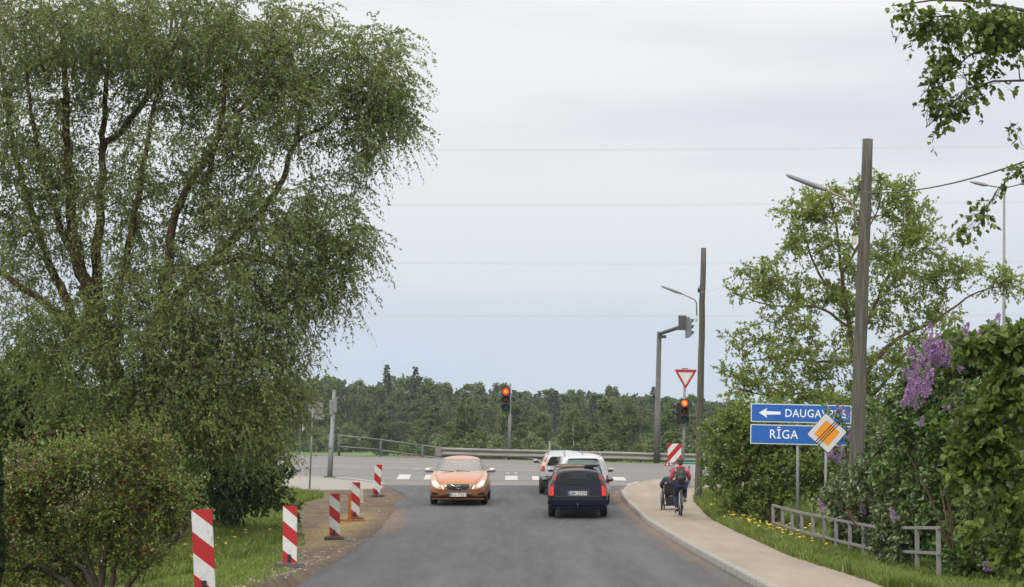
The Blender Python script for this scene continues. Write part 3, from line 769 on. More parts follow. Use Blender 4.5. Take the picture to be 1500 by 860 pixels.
# ------------------------------------------------------------------ the big willow on the left
WILL = leaf_mat('willow leaves', [(0, (.080, .110, .034)), (.4, (.145, .190, .056)), (.78, (.22, .275, .088)), (.92, (.25, .24, .085)), (1, (.21, .13, .05))], .48, .5)
WBARK = mat('willow bark', (.030, .019, .012), .95, c2=(.085, .048, .028), scale=9, bump=.8, stretch=(1, 1, .3))
WD = 56.0
def pl(pts, D):
    return [tuple(px(a, b, D + (max(c[0], c[0] * .2) if c else 0))) for a, b, *c in pts]
gz = lambda x, y: float(ground_z(x, y))
wb = px(190, 660, WD); wb.z = gz(wb.x, wb.y)
def W0(dx=0, dy=0): return (wb.x + dx, wb.y + dy, wb.z)
limbs = [
    ([W0()] + pl([(192, 690), (172, 600), (150, 520), (128, 430), (105, 330), (95, 220), (90, 120), (85, 20)], WD), .42, .06),
    ([W0(.15, .2)] + pl([(196, 690), (180, 600, .3), (150, 480, .4), (140, 400, .5), (145, 300, .6), (148, 200, .7), (152, 120, .8), (155, 40, .9)], WD), .34, .05),
    (pl([(146, 220, .7), (190, 170, 1.2), (225, 115, 1.6), (245, 50, 2.0), (250, -40, 2.2)], WD), .13, .03),
    (pl([(165, 560, .2), (175, 430, -.3), (200, 290, -.6), (215, 190, -1), (235, 110, -1.3), (270, 20, -1.6)], WD), .17, .03),
    ([W0(.2, -.2)] + pl([(200, 680), (215, 560, -.4), (240, 430, -.8), (260, 300, -1.2), (300, 230, -1.5), (330, 180, -1.8), (380, 130, -2)], WD), .34, .05),
    (pl([(225, 500, -.5), (270, 420, -.2), (300, 390, 0), (370, 320, .4), (410, 268, .8), (432, 205, 1.1), (480, 180, 1.4), (522, 128, 1.6)], WD), .22, .03),
    (pl([(432, 210, 1.1), (436, 170, 1.2), (438, 130, 1.2), (420, 70, 1.2)], WD), .08, .02),
    (pl([(500, 170, 1.4), (540, 180, 1.5), (565, 205, 1.6)], WD), .04, .015),
    (pl([(230, 470, -.6), (290, 400, -1.4), (360, 380, -2.2), (440, 400, -2.8), (500, 430, -3)], WD), .15, .03),
    (pl([(160, 560, 0), (110, 480, -.5), (60, 440, -1), (0, 400, -1.5), (-60, 370, -2)], WD), .2, .06),
    (pl([(130, 500, 0), (90, 430, .5), (50, 330, 1), (20, 230, 1.2), (0, 120, 1.4), (-20, 0, 1.5)], WD), .18, .04),
    (pl([(120, 400, 0), (90, 340, -.8), (60, 250, -1.2), (40, 150, -1.6), (30, 40, -2)], WD), .13, .03),
    (pl([(300, 260, -1.5), (320, 180, -1.4), (325, 100, -1.3), (300, 20, -1.2), (290, -60, -1)], WD), .10, .03),
    (pl([(190, 620, .3), (260, 580, 1.2), (330, 570, 2), (400, 590, 2.5)], WD), .16, .03),
    (pl([(185, 640, 0), (120, 630, -1.2), (50, 640, -2)], WD), .14, .03),
]
wbl = [(60, 60, 130, 110, WD, 2.6), (200, 40, 130, 90, WD, 2.8), (340, 60, 110, 90, WD, 2.4), (450, 80, 100, 80, WD + .8, 2), (540, 110, 76, 85, WD + 1.2, 1.4), (560, 180, 58, 70, WD + 1.4, 1.2),
       (20, 200, 110, 110, WD, 2.4, .8), (390, 160, 90, 80, WD, 2.2), (500, 240, 70, 60, WD + 1, 1.4, .8), (250, 130, 110, 80, WD + 1, 2, .55), (110, 250, 80, 80, WD, 2, .4),
       (300, 290, 80, 60, WD, 2, .8), (240, 230, 90, 60, WD, 2.2, .6), (330, 220, 60, 50, WD, 2, .7), (150, 300, 80, 60, WD, 2, .5), (400, 330, 110, 70, WD, 2.2), (490, 350, 75, 60, WD, 1.6), (30, 340, 90, 90, WD, 2, .7), (200, 350, 90, 70, WD, 2, .35),
       (250, 430, 120, 80, WD - 1, 2), (380, 430, 110, 70, WD - .5, 2.2), (470, 430, 55, 50, WD, 1.4), (70, 470, 120, 80, WD - 1, 1.8, .6), (180, 520, 130, 90, WD - 1.8, 1.4), (320, 520, 120, 80, WD - 1, 2),
       (410, 520, 60, 60, WD - .5, 1.6), (250, 600, 110, 60, WD - 2, 1.2), (350, 620, 100, 60, WD - 1, 1.6), (420, 590, 45, 35, WD, 1.0, .7), (110, 580, 90, 50, WD + .5, 2, .6)]
pts, _ = blob_points(wbl, 2150, np.random.default_rng(3), .42)
def wt(C, ct, rs):
    return np.clip(ct * .8 + .25 * (vnoise(C[:, 0], C[:, 2], 1.1, 31)) + .12, 0, 1)
grow('willow_tree', tuple(W0()), 'huge old willow with drooping shoots leaning over the left verge', 'willow tree', limbs, pts, WBARK, WILL,
     twigs=9, tlen=(.4, .95), droop=.65, per=17, lsize=(.05, .10), width=.24, min_r=.009, seed=5, up=.12, limb_k=.74, tint_fn=wt, twig_r=.004)

# ------------------------------------------------------------------ airy tree on the right
RT = leaf_mat('young willow leaves', [(0, (.13, .17, .032)), (.5, (.205, .26, .052)), (1, (.30, .35, .085))], .5, .45)
RBARK = mat('reddish brown bark', (.05, .033, .022), .95, c2=(.12, .075, .045), scale=9, bump=.6, stretch=(1, 1, .3))
TD = 74.0
tb = px(1262, 640, TD); tb.z = gz(tb.x, tb.y)
B0 = (tb.x, tb.y, tb.z)
limbs = [
    ([B0] + pl([(1262, 640), (1255, 560), (1245, 480), (1238, 440), (1232, 380), (1225, 320), (1215, 280)], TD), .26, .04),
    (pl([(1245, 480), (1200, 450, -.4), (1160, 450, -.8), (1120, 445, -1), (1080, 432, -1.2)], TD), .08, .02),
    (pl([(1250, 520), (1290, 430, .5), (1330, 350, .8), (1350, 310, 1)], TD), .12, .02),
    (pl([(1256, 560), (1310, 500, -.5), (1370, 470, -1), (1430, 430, -1.2), (1490, 415, -1.4)], TD), .14, .02),
    (pl([(1258, 600), (1300, 555, .4), (1350, 490, .8), (1390, 460, 1)], TD), .11, .02),
    (pl([(1252, 530), (1200, 530, .4), (1140, 525, .8), (1090, 530, 1)], TD), .09, .02),
    (pl([(1238, 440), (1200, 400, .5), (1180, 340, .8), (1175, 290, 1)], TD), .09, .02),
    (pl([(1235, 400), (1270, 340, -.5), (1290, 300, -.8), (1285, 270, -1)], TD), .08, .02),
    (pl([(1258, 590), (1200, 575, -.7), (1130, 580, -1.2), (1080, 570, -1.6)], TD), .09, .02),
]
rbl = [(1180, 320, 45, 35, TD, 1), (1215, 295, 45, 35, TD, 1), (1275, 290, 55, 38, TD, 1), (1330, 300, 45, 35, TD, 1), (1350, 340, 40, 35, TD, 1), (1170, 370, 60, 35, TD, 1.2), (1230, 360, 70, 45, TD, 1.6, .7),
       (1310, 380, 75, 45, TD, 1.6), (1370, 400, 45, 35, TD, 1.2), (1430, 405, 50, 22, TD, .9), (1480, 420, 35, 30, TD, .8), (1130, 410, 55, 32, TD, 1.2), (1075, 432, 22, 9, TD - 1, .5), (1180, 450, 80, 45, TD, 1.8, .9),
       (1270, 450, 70, 50, TD, 1.8, .6), (1350, 460, 60, 40, TD, 1.5, .9), (1110, 500, 55, 30, TD, 1.2), (1170, 520, 80, 40, TD, 1.8), (1270, 530, 80, 45, TD, 1.8, .8), (1340, 520, 50, 40, TD, 1.4, .9),
       (1085, 555, 35, 28, TD, 1), (1140, 575, 80, 35, TD, 1.6), (1220, 585, 80, 35, TD, 1.6), (1300, 590, 70, 40, TD, 1.6), (1350, 570, 50, 40, TD, 1.4)]
pts, _ = blob_points(rbl, 600, np.random.default_rng(13), .45)
grow('willow_tree', B0, 'airy light green tree with reddish limbs behind the nearer wooden pole', 'tree', limbs, pts, RBARK, RT,
     twigs=9, tlen=(.22, .55), droop=.12, per=13, lsize=(.06, .115), width=.30, min_r=.008, seed=8, up=.25, limb_k=.62, twig_r=.005)

# ------------------------------------------------------------------ bushes on the right
MIDB = leaf_mat('mid green bush leaves', [(0, (.070, .11, .022)), (.5, (.125, .19, .036)), (1, (.20, .28, .065))], .3, .5)
bD = 68.0
b0 = px(1130, 740, bD); b0.z = gz(b0.x, b0.y)
def stems(b0, n, spread, h, rs, r=.05):
    out = []
    for k in range(n):
        a = rs.uniform(0, 6.28); q = np.array(b0) + np.array([rs.normal() * .12, rs.normal() * .12, -.03])
        e = np.array([np.cos(a), .6 * np.sin(a), 0]) * spread * rs.uniform(.3, 1); hh = h * rs.uniform(.6, 1)
        out.append(([tuple(q), tuple(q + e * .25 + [0, 0, hh * .35]), tuple(q + e * .6 + [0, 0, hh * .7]), tuple(q + e + [0, 0, hh])], r * rs.uniform(.6, 1), .012))
    return out
rs = np.random.default_rng(2)
bl = [(1060, 640, 30, 40, bD, .8), (1050, 690, 25, 40, bD, .8), (1095, 660, 55, 55, bD, 1.2), (1100, 620, 50, 30, bD, 1), (1150, 690, 60, 60, bD, 1.3), (1210, 690, 50, 60, bD, 1.2), (1100, 730, 55, 35, bD, 1.2), (1160, 640, 60, 50, bD + .5, 1.2), (1230, 640, 60, 60, bD + 1, 1.2), (1290, 650, 60, 70, bD + 1, 1.2)]
pts, _ = blob_points(bl, 760, rs, .5)
grow('bush', tuple(b0), 'broad leafy green bush behind the blue direction sign', 'bush', stems(b0, 9, 2.0, 2.6, rs), pts, RBARK, MIDB,
     twigs=8, tlen=(.2, .5), droop=.1, per=13, lsize=(.06, .10), width=.32, min_r=.008, seed=4, up=.3)

LIL = leaf_mat('lilac leaves', [(0, (.045, .092, .020)), (.5, (.082, .148, .032)), (.9, (.13, .21, .052)), (1, (.13, .18, .07))], .25, .32, .5)
LILP = leaf_mat('lilac blossom', [(0, (.22, .11, .25)), (.5, (.34, .20, .38)), (1, (.52, .38, .55))], .3, .6)
def panicle(seed, L=.24):
    rs = np.random.default_rng(seed); N = 230; t = rs.random(N); a = rs.uniform(0, 6.28, N); r = .075 * (1 - t * .85) * rs.uniform(.4, 1, N) ** .5
    C = np.stack([r * np.cos(a), r * np.sin(a), t * L], 1); return leaves_mesh('flower_cluster', C, rs.uniform(.018, .034, N), unit(C * [1, 1, .2]) + rs.normal(scale=.5, size=C.shape), .5, 'diamond', rs.random(N), 0, rs)
PAN = [panicle(k) for k in range(3)]
for q in PAN: q.materials.append(LILP)
def lilac(base, label, blobs, nclu, flowers, seed, lsize=(.06, .105), h=3, group=None, leafm=None, per=9, tw=7):
    rs = np.random.default_rng(seed)
    pts, _ = blob_points(blobs, nclu, rs, .30)
    T = grow('lilac_bush', base, label, 'lilac', stems(base, 9, 1.3, h, rs, .04), pts, RBARK, leafm or LIL, group=group, twigs=tw, tlen=(.12, .34), droop=.1, per=per, lsize=lsize, width=.33, shape='heart', min_r=.006, seed=seed, up=.2, flat=.9)
    for (x, y, D) in flowers:
        p_ = px(x, y, D) - Vector(base); o = bpy.data.objects.new('flower_cluster', PAN[int(rs.integers(3))]); COL.objects.link(o); o.parent = T
        o.location = p_; o.rotation_euler = (rs.normal() * .45, rs.normal() * .45, rs.uniform(0, 6)); s = rs.uniform(.6, 1.15); o.scale = (s, s, s)
    return T
rl_ = random.Random(9)
def sc(cx, cy, rx, ry, n, D, rD=.3):
    return [(cx + rl_.gauss(0, 1) * rx * .6, cy + rl_.gauss(0, 1) * ry * .6, D + rl_.uniform(-rD, rD)) for _ in range(n)]
b0 = px(1400, 860, 44.5); b0.z = gz(b0.x, b0.y)
hb = [(1370, 540, 55, 40, 47, 1), (1430, 520, 60, 35, 46, 1), (1490, 520, 50, 40, 45, 1), (1350, 610, 55, 60, 47, 1.0), (1400, 620, 60, 70, 46, 1.2), (1460, 640, 60, 90, 44, 1.4), (1330, 690, 50, 50, 48.3, .8), (1400, 720, 70, 80, 46.2, .9),
      (1470, 760, 60, 90, 43.4, 1.3), (1430, 815, 45, 50, 44.2, .7), (1355, 765, 35, 50, 47.0, .5), (1400, 790, 30, 50, 45.6, .6), (1500, 600, 50, 90, 44, 1.4)]
fl = sc(1372, 522, 26, 22, 34, 44.7) + sc(1340, 560, 16, 26, 12, 45.3) + sc(1385, 535, 28, 18, 14, 45.2) + sc(1420, 500, 34, 9, 12, 44.2) + sc(1350, 575, 14, 14, 6, 43.9) + sc(1325, 592, 10, 12, 6, 44) + [(1385, 600, 43.5), (1347, 624, 43.8), (1360, 560, 44), (1458, 480, 44), (1310, 760, 45.2), (1445, 830, 42.8)]
lilac(tuple(b0), 'tall dark green lilac with purple blossom by the railing end', hb, 1300, fl, 31, h=2.4, lsize=(.07, .12))
b0 = px(1290, 830, 51.5); b0.z = gz(b0.x, b0.y)
hb = [(1235, 730, 40, 30, 55.0, .7), (1275, 735, 40, 40, 53, .8), (1300, 690, 45, 45, 51.5, .8), (1302, 785, 18, 40, 48.0, .4), (1250, 772, 35, 25, 55.2, .5), (1322, 790, 16, 38, 47.0, .35), (1262, 700, 30, 25, 53.6, .5), (1310, 640, 35, 40, 51, .7), (1285, 775, 20, 35, 50.6, .4)]
LIL2 = leaf_mat('pale lilac leaves', [(0, (.045, .078, .024)), (.5, (.085, .125, .045)), (.85, (.13, .18, .075)), (1, (.22, .27, .14))], .25, .3, .5)
fl = [(1302, 600, 50.2), (1205, 748, 54.0), (1262, 752, 52.4), (1243, 612, 51.5), (1300, 632, 50)]
lilac(tuple(b0), 'low pale leaved lilac growing through the wooden railing', hb, 330, fl, 37, h=1.4, lsize=(.07, .11), leafm=LIL2)
b0 = px(1265, 800, 59.5); b0.z = gz(b0.x, b0.y)
hb = [(1230, 650, 30, 40, 59.5, .6), (1285, 640, 40, 60, 59, .7), (1245, 700, 30, 40, 59, .6), (1275, 600, 30, 25, 59, .6, .6), (1225, 612, 14, 10, 58.8, .2)]
fl = sc(1224, 608, 6, 6, 3, 58.8, .1) + sc(1250, 640, 10, 14, 4, 59) + sc(1222, 668, 12, 12, 6, 58.6) + sc(1240, 672, 8, 14, 3, 58.5) + [(1216, 722, 58.5), (1236, 705, 58.5)]
lilac(tuple(b0), 'thin twiggy lilac with scattered purple blossom behind the yellow diamond sign', hb, 85, fl, 41, h=2.6, tw=6, per=7)

# linden whose shoots hang in at the right edge
LIN = leaf_mat('fresh linden leaves', [(0, (.050, .090, .018)), (.5, (.100, .155, .028)), (.85, (.18, .25, .045)), (1, (.27, .32, .08))], .5, .4, .4)
LBARK = mat('dark linden bark', (.028, .023, .018), .9, c2=(.06, .05, .04), scale=12, bump=.4)
LD = 21.0
lb = Vector((6.6, 22.5, 0)); lb.z = gz(6.6, 22.5)
limbs = [
    ([tuple(lb)] + [(6.5, 22.4, 1.5), (6.4, 22.3, 3), (6.3, 22.2, 5), (6.2, 22, 7.4)], .2, .08),
    ([(6.3, 22.2, 4.5)] + pl([(1620, 120), (1530, 70), (1480, 60), (1440, 30), (1400, 20), (1360, 20)], LD), .05, .006),
    ([(6.3, 22.2, 4.8)] + pl([(1620, 60), (1540, 20), (1470, 5), (1400, -5), (1330, 2)], LD), .05, .006),
    ([(6.3, 22.2, 4)] + pl([(1640, 200), (1560, 120), (1500, 116), (1450, 118), (1410, 135), (1385, 165), (1360, 185)], LD), .035, .004),
    (pl([(1500, 72), (1465, 68), (1430, 75), (1400, 100), (1375, 115), (1352, 140)], LD), .012, .003),
    ([(6.3, 22.2, 3.4)] + pl([(1640, 300), (1570, 230), (1500, 246), (1480, 258), (1455, 290), (1440, 315), (1412, 340)], LD), .02, .003),
    ([(6.4, 22.3, 2.8)] + pl([(1640, 480), (1560, 480), (1490, 490), (1440, 500)], LD), .03, .005),
    ([(6.4, 22.3, 1.9)] + pl([(1640, 600), (1560, 590), (1490, 610), (1430, 640), (1400, 690)], LD), .03, .005),
    ([(6.4, 22.3, 1.2)] + pl([(1640, 760), (1560, 740), (1500, 760), (1470, 800)], LD), .03, .005),
]
lbl = [(1320, 6, 18, 6, LD, .15), (1355, 30, 32, 16, LD, .3), (1400, 35, 35, 22, LD, .3), (1440, 20, 40, 26, LD, .4), (1480, 40, 40, 45, LD, .4, 1.3), (1372, 100, 25, 7, LD, .2, 1.2), (1395, 78, 18, 18, LD, .2), (1378, 140, 24, 14, LD, .2), (1425, 130, 28, 14, LD, .2),
       (1475, 115, 30, 6, LD, .2, .8), (1366, 183, 15, 6, LD, .1, 1.4), (1392, 170, 12, 7, LD, .1), (1448, 98, 13, 12, LD, .1), (1490, 175, 12, 10, LD, .15, .8), (1497, 207, 6, 14, LD, .1, .9), (1485, 252, 14, 6, LD, .1), (1416, 338, 9, 8, LD, .05, 2.2), (1434, 317, 7, 7, LD, .05), (1458, 305, 6, 6, LD, .05),
       (1560, 40, 60, 80, LD + 1, 1, .6), (1600, 200, 60, 80, LD + 1, 1, .5)]
p1, _ = blob_points(lbl, 270, np.random.default_rng(17), .5)
lbl2 = [(1395, 690, 20, 10, LD, .15, .5), (1385, 620, 12, 8, LD, .1, .5), (1420, 770, 14, 18, LD, .15, .6), (1400, 560, 12, 8, LD, .1, .5), (1400, 502, 26, 14, LD, .2), (1450, 500, 40, 20, LD, .3), (1495, 500, 30, 30, LD, .4), (1480, 560, 40, 35, LD, .4), (1440, 600, 40, 22, LD, .3), (1490, 640, 34, 50, LD, .4), (1430, 650, 40, 22, LD, .3), (1415, 690, 32, 16, LD, .3), (1490, 720, 26, 40, LD, .4), (1455, 725, 18, 18, LD, .3, .5), (1482, 800, 26, 45, LD, .4), (1560, 650, 60, 120, LD + .6, .8, .5)]
p2, _ = blob_points(lbl2, 300, np.random.default_rng(18), .5)
grow('linden_tree', tuple(lb), 'linden with large fresh green leaves hanging in from the right edge', 'linden', limbs, np.concatenate([p1, p2]), LBARK, LIN,
     twigs=4, tlen=(.07, .20), droop=.5, per=5, lsize=(.038, .064), size_fn=lambda C: np.where(C[:, 2] < 3.4, 1.45, 1.0), width=.42, shape='heart', min_r=.003, seed=12, up=.0, flat=1.2, twig_r=.0016)

# ------------------------------------------------------------------ bushes and small trees on the left
RED = leaf_mat('red tinged shrub leaves', [(0, (.050, .075, .015)), (.4, (.14, .20, .034)), (.66, (.23, .30, .056)), (.8, (.125, .062, .025)), (1, (.17, .055, .032))], .3, .45)
WHT = mat('white blossom', (.75, .72, .70), .6)
D_ = 30.0
b0 = Vector((-5.05, D_, 0)); b0.z = gz(b0.x, b0.y)
rs = np.random.default_rng(12)
limbs = [([tuple(b0)] + pl(q, D_), .055, .014) for q in ([(150, 900), (140, 850), (90, 800), (40, 740)], [(160, 900), (170, 830), (190, 780), (240, 730)], [(155, 890), (130, 820), (120, 750), (110, 700)], [(150, 900), (100, 850), (30, 820), (-20, 790)], [(165, 890), (210, 830), (250, 800), (275, 770)], [(150, 880), (160, 790), (180, 720), (170, 680)])]
bl = [(40, 705, 70, 50, D_, .5), (110, 690, 50, 45, D_, .5), (185, 670, 45, 42, D_, .5), (215, 650, 22, 22, D_, .3), (230, 715, 50, 42, D_, .45), (262, 735, 22, 22, D_, .3), (60, 770, 80, 50, D_, .5), (160, 760, 70, 45, D_, .5), (255, 765, 32, 30, D_, .35), (20, 840, 60, 40, D_, .4, .9), (110, 830, 70, 35, D_ + .4, .3, .9), (200, 810, 60, 35, D_, .35, .8), (-60, 740, 80, 100, D_, .6)]
pts, _ = blob_points(bl, 860, rs, .6)
def rt(C, ct, rs):
    up = np.clip((C[:, 2] - (b0.z + .7)) / 1.6, 0, 1)
    return np.where(rs.random(len(C)) < .22 + .25 * (vnoise(C[:, 0] * 4, C[:, 2] * 4, 1, 3)), .72 + .28 * rs.random(len(C)), ct * .66)
grow('shrub', tuple(b0), 'dense flowering shrub with reddish and green leaves at lower left', 'shrub', limbs, pts, LBARK, RED,
     twigs=8, tlen=(.14, .46), droop=.12, per=13, lsize=(.024, .045), width=.32, min_r=.004, seed=14, up=.25, tint_fn=rt, blossoms=(420, .014, WHT), twig_r=.002)

ELM = leaf_mat('dark broad leaves', [(0, (.030, .062, .014)), (.6, (.058, .105, .024)), (1, (.095, .155, .036))], .28, .4, .4)
D_ = 61.0
b0 = px(350, 780, D_); b0.z = gz(b0.x, b0.y)
bl = [(300, 660, 60, 40, D_, 1), (350, 690, 50, 38, D_, 1), (385, 725, 42, 28, D_, .8), (320, 730, 55, 32, D_, .9), (425, 742, 18, 12, D_, .4), (395, 690, 35, 28, D_, .7), (250, 710, 50, 40, D_ + 1, 1), (190, 700, 50, 50, D_ + 1, 1)]
pts, _ = blob_points(bl, 340, rs, .5)
grow('bush', tuple(b0), 'dark green spreading bush at the foot of the big willow', 'bush', stems(b0, 7, 1.3, 1.3, rs, .035), pts, LBARK, ELM,
     twigs=7, tlen=(.18, .42), droop=.25, per=10, lsize=(.06, .10), width=.38, shape='heart', min_r=.006, seed=19, up=.1, flat=1.0)
D_ = 63.0
b0 = px(50, 740, D_); b0.z = gz(b0.x, b0.y)
bl = [(40, 560, 60, 45, D_, 1.3), (90, 580, 45, 40, D_, 1), (20, 620, 60, 50, D_, 1.4), (100, 630, 60, 40, D_, 1.2), (-50, 580, 60, 80, D_, 1.4)]
pts, _ = blob_points(bl, 360, rs, .5)
grow('linden_tree', tuple(b0), 'small bright green broadleaf tree behind the willow at far left', 'tree', stems(b0, 5, 1.4, 3.2, rs, .1), pts, LBARK, LIN,
     twigs=7, tlen=(.25, .55), droop=.3, per=10, lsize=(.09, .14), width=.42, shape='heart', min_r=.008, seed=23, up=.2, flat=1.0)
D_ = 66.0
b0 = px(330, 740, D_); b0.z = gz(b0.x, b0.y)
bl = [(260, 640, 90, 50, D_, 1.3), (350, 650, 60, 45, D_, 1.3), (180, 650, 80, 50, D_, 1.3), (300, 700, 80, 40, D_, 1.2)]
pts, _ = blob_points(bl, 300, rs, .5)
grow('bush', tuple(b0), 'olive green undergrowth seen through the willow trunks', 'bush', stems(b0, 9, 2.6, 1.9, rs, .04), pts, LBARK, MIDB,
     twigs=7, tlen=(.25, .55), droop=.2, per=10, lsize=(.08, .12), width=.3, min_r=.008, seed=29, up=.2)
# dark clipped conifer at the very edge
THU = leaf_mat('thuja scales', [(0, (.012, .022, .008)), (1, (.030, .050, .016))], .1, .6)
D_ = 26.0; tx_ = -5.78; t0 = gz(tx_, D_)
rs = np.random.default_rng(44); N = 26000
u = rs.random(N); H = 4.05 - t0; a = rs.uniform(0, 6.28, N); rad = (.34 * (1 - u ** 3) + .02) * rs.uniform(.8, 1.05, N) * (1 + .12 * np.sin(a * 5 + u * 30))
C = np.stack([rad * np.cos(a), rad * np.sin(a), .1 + u * (H - .1)], 1)
T = thing('thuja_tree', (tx_, D_, t0), 'narrow dark thuja column at the far left edge', 'thuja')
link('crown', leaves_mesh('crown', C, rs.uniform(.05, .10, N), unit(C * [1, 1, 0]) * .6 + np.array([0, 0, 1]) + rs.normal(scale=.3, size=C.shape), .25, 'diamond', None, 0, rs), THU, T)
link('trunk', (lambda v: np_mesh('trunk', *v, True))(tube_batch(np.array([[[0, 0, -.1], [0, 0, 2], [0, 0, H * .95]]]), np.array([[.08, .06, .01]]), 8)), LBARK, T)
# ------------------------------------------------------------------ street furniture
GALV = mat('galvanised steel', (.14, .147, .15), .6, .3, c2=(.21, .218, .222), scale=12)
DGALV = mat('weathered grey steel', (.060, .058, .054), .7, .2, c2=(.10, .098, .092), scale=7)
POLEW = mat('weathered pole wood', (.048, .045, .035), .95, c2=(.110, .103, .084), scale=5, bump=.7, bscale=24, stretch=(4, 4, .22))
WHITE = mat('white sign face', (.52, .53, .54), .45, c2=(.55, .56, .56), scale=5)
BLACK = mat('black paint', (.012, .012, .013), .45)
RUBB = mat('dirty rubber base', (.055, .052, .050), .9, c2=(.12, .11, .10), scale=12, bump=.4)
ORNG = mat('orange painted steel', (.42, .15, .015), .6, c2=(.30, .10, .012), scale=8)

def stripes_mat(name, top, period, slope, half_w, red, white, start):
    m, n, l, p = new_mat(name)
    t = n.new('ShaderNodeTexCoord'); s_ = n.new('ShaderNodeSeparateXYZ'); l.new(t.outputs['Object'], s_.inputs[0])
    def mt(op, a, b):
        q = n.new('ShaderNodeMath'); q.operation = op
        for k, v in enumerate((a, b)):
            if hasattr(v, 'links'): l.new(v, q.inputs[k])
            else: q.inputs[k].default_value = v
        return q.outputs[0]
    u = mt('SUBTRACT', mt('SUBTRACT', top, s_.outputs[2]), mt('MULTIPLY', mt('ADD', s_.outputs[0], half_w), slope))
    f = mt('FRACT', mt('DIVIDE', mt('ADD', u, start), period), 0)
    g = mt('GREATER_THAN', f, .5)
    nn = n.new('ShaderNodeTexNoise'); nn.inputs['Scale'].default_value = 7; nn.inputs['Detail'].default_value = 8; nn.inputs['Roughness'].default_value = .75; l.new(t.outputs['Object'], nn.inputs['Vector'])
    rw = n.new('ShaderNodeValToRGB'); rw.color_ramp.elements[0].position = .28; rw.color_ramp.elements[1].position = .5
    rw.color_ramp.elements[0].color = (*[v * .55 for v in white], 1); rw.color_ramp.elements[1].color = (*white, 1); l.new(nn.outputs[0], rw.inputs[0])
    mx = n.new('ShaderNodeMix'); mx.data_type = 'RGBA'; l.new(g, mx.inputs[0]); l.new(rw.outputs[0], mx.inputs[6]); mx.inputs[7].default_value = (*red, 1)
    l.new(mx.outputs[2], p.inputs['Base Color']); p.inputs['Roughness'].default_value = .4
    return m
RED, WH = (.34, .012, .013), (.52, .525, .52)
BEAC = stripes_mat('red and white beacon sheeting', 1.0, .51, .84, .125, RED, WH, 0.0)

def beacon(base, label, tilt_x=0.0, tilt_y=0.0, rz=0.0, worn=1):
    T = thing('beacon_board', base, label, 'beacon board', 'striped beacon boards along the left shoulder', rz)
    b = MB(); b.box((0, 0, .50), (.25, .028, 1.0), bevel=.006)
    o = b.build('board', BEAC, T); o.location = (0, 0, .07); o.rotation_euler = (tilt_x, tilt_y, 0)
    b = MB()
    b.prism([(-.24, 0), (.24, 0), (.215, .075), (-.215, .075)], -.19, .19)
    for k in (-1, 0, 1): b.box((k * .14, -.19, .03), (.07, .03, .045), bevel=.008)
    b.build('base', RUBB, T)
    b = MB(); b.box((-.01, -.03, .15), (.055, .035, .15), bevel=.006); b.build('bracket', BLACK, T)
    return T
def bp(xp, D, yb):
    p_ = px(xp, yb, D); return (p_.x, D, float(ground_z(p_.x, D)) + .005)
beacon(bp(303, 29.5, 880), 'nearest and largest of the striped beacon boards, leaning left', .02, -.045, .0)
beacon(bp(426, 43.3, 830), 'striped beacon board on a black base beside the mown grass, second nearest', .0, .0, .02)
beacon(bp(491.5, 57.8, 790), 'striped beacon board standing alone in the husk strewn gravel, third nearest', .0, -.01, -.02)
beacon(bp(521, 70.5, 752), 'striped beacon board standing behind the orange frame', .02, .02, .15)
beacon(bp(552, 82.5, 714), 'farthest striped beacon board, turned, by the end of the new asphalt', .05, .06, .4)
# orange frame and concrete stub
pb = bp(517, 69.6, 757)
T = thing('barrier_frame', pb, 'orange steel frame lying by the fourth beacon board', 'barrier frame')
b = MB(); b.box((0, 0, .03), (.75, .07, .06), bevel=.006); b.box((-.1, .25, .03), (.07, .5, .06), bevel=.006); b.build('foot', ORNG, T)
b = MB(); b.box((-.08, 0.02, .42), (.09, .05, .74), bevel=.006); b.build('upright', ORNG, T)
pb = bp(531, 79, 735)
tag(MB().cyl((0, 0, -.1), (0, 0, .42), .055, .05, 10).build('stub_post', mat('pale weathered wood', (.34, .31, .25), .9, var=.2)), 'short pale wooden stub behind the orange frame', 'post').location = pb

# ---- wooden poles with lamps
LAMPG = mat('grey lamp housing', (.20, .20, .215), .5, .2)
RUST = mat('rusty steel arm', (.20, .13, .09), .75, .3, c2=(.30, .27, .25), scale=14)
def lamp_arm(T, at, s, side=-1):
    """arm and head given in metres relative to the pole's side"""
    a = Vector(at)
    b = MB(); b.tube([a + Vector(v) * s for v in ((side * .12, -.05, -.62), (side * .13, -.05, -.1), (side * .20, -.05, .02), (side * .75, -.1, .28))], .022, 8); arm = b.build('lamp_arm', RUST, T)
    b = MB(); e = a + Vector((side * .72, -.1, .26)) * s; d = Vector((side * .96, -.05, .36)).normalized()
    q = [e + d * t * s for t in (0, .12, .22, .5, .85, .92)]; b.tube(q, [.035 * s, .045 * s, .062 * s, .055 * s, .042 * s, .015 * s], 10)
    b.build('lamp_head', LAMPG, T)
    b = MB(); b.box(a + Vector((side * .14, -.06, -.80)) * s, (.1 * s, .1 * s, .17 * s), bevel=.01); b.build('junction_box', mat('beige plastic', (.42, .37, .28), .6), T)
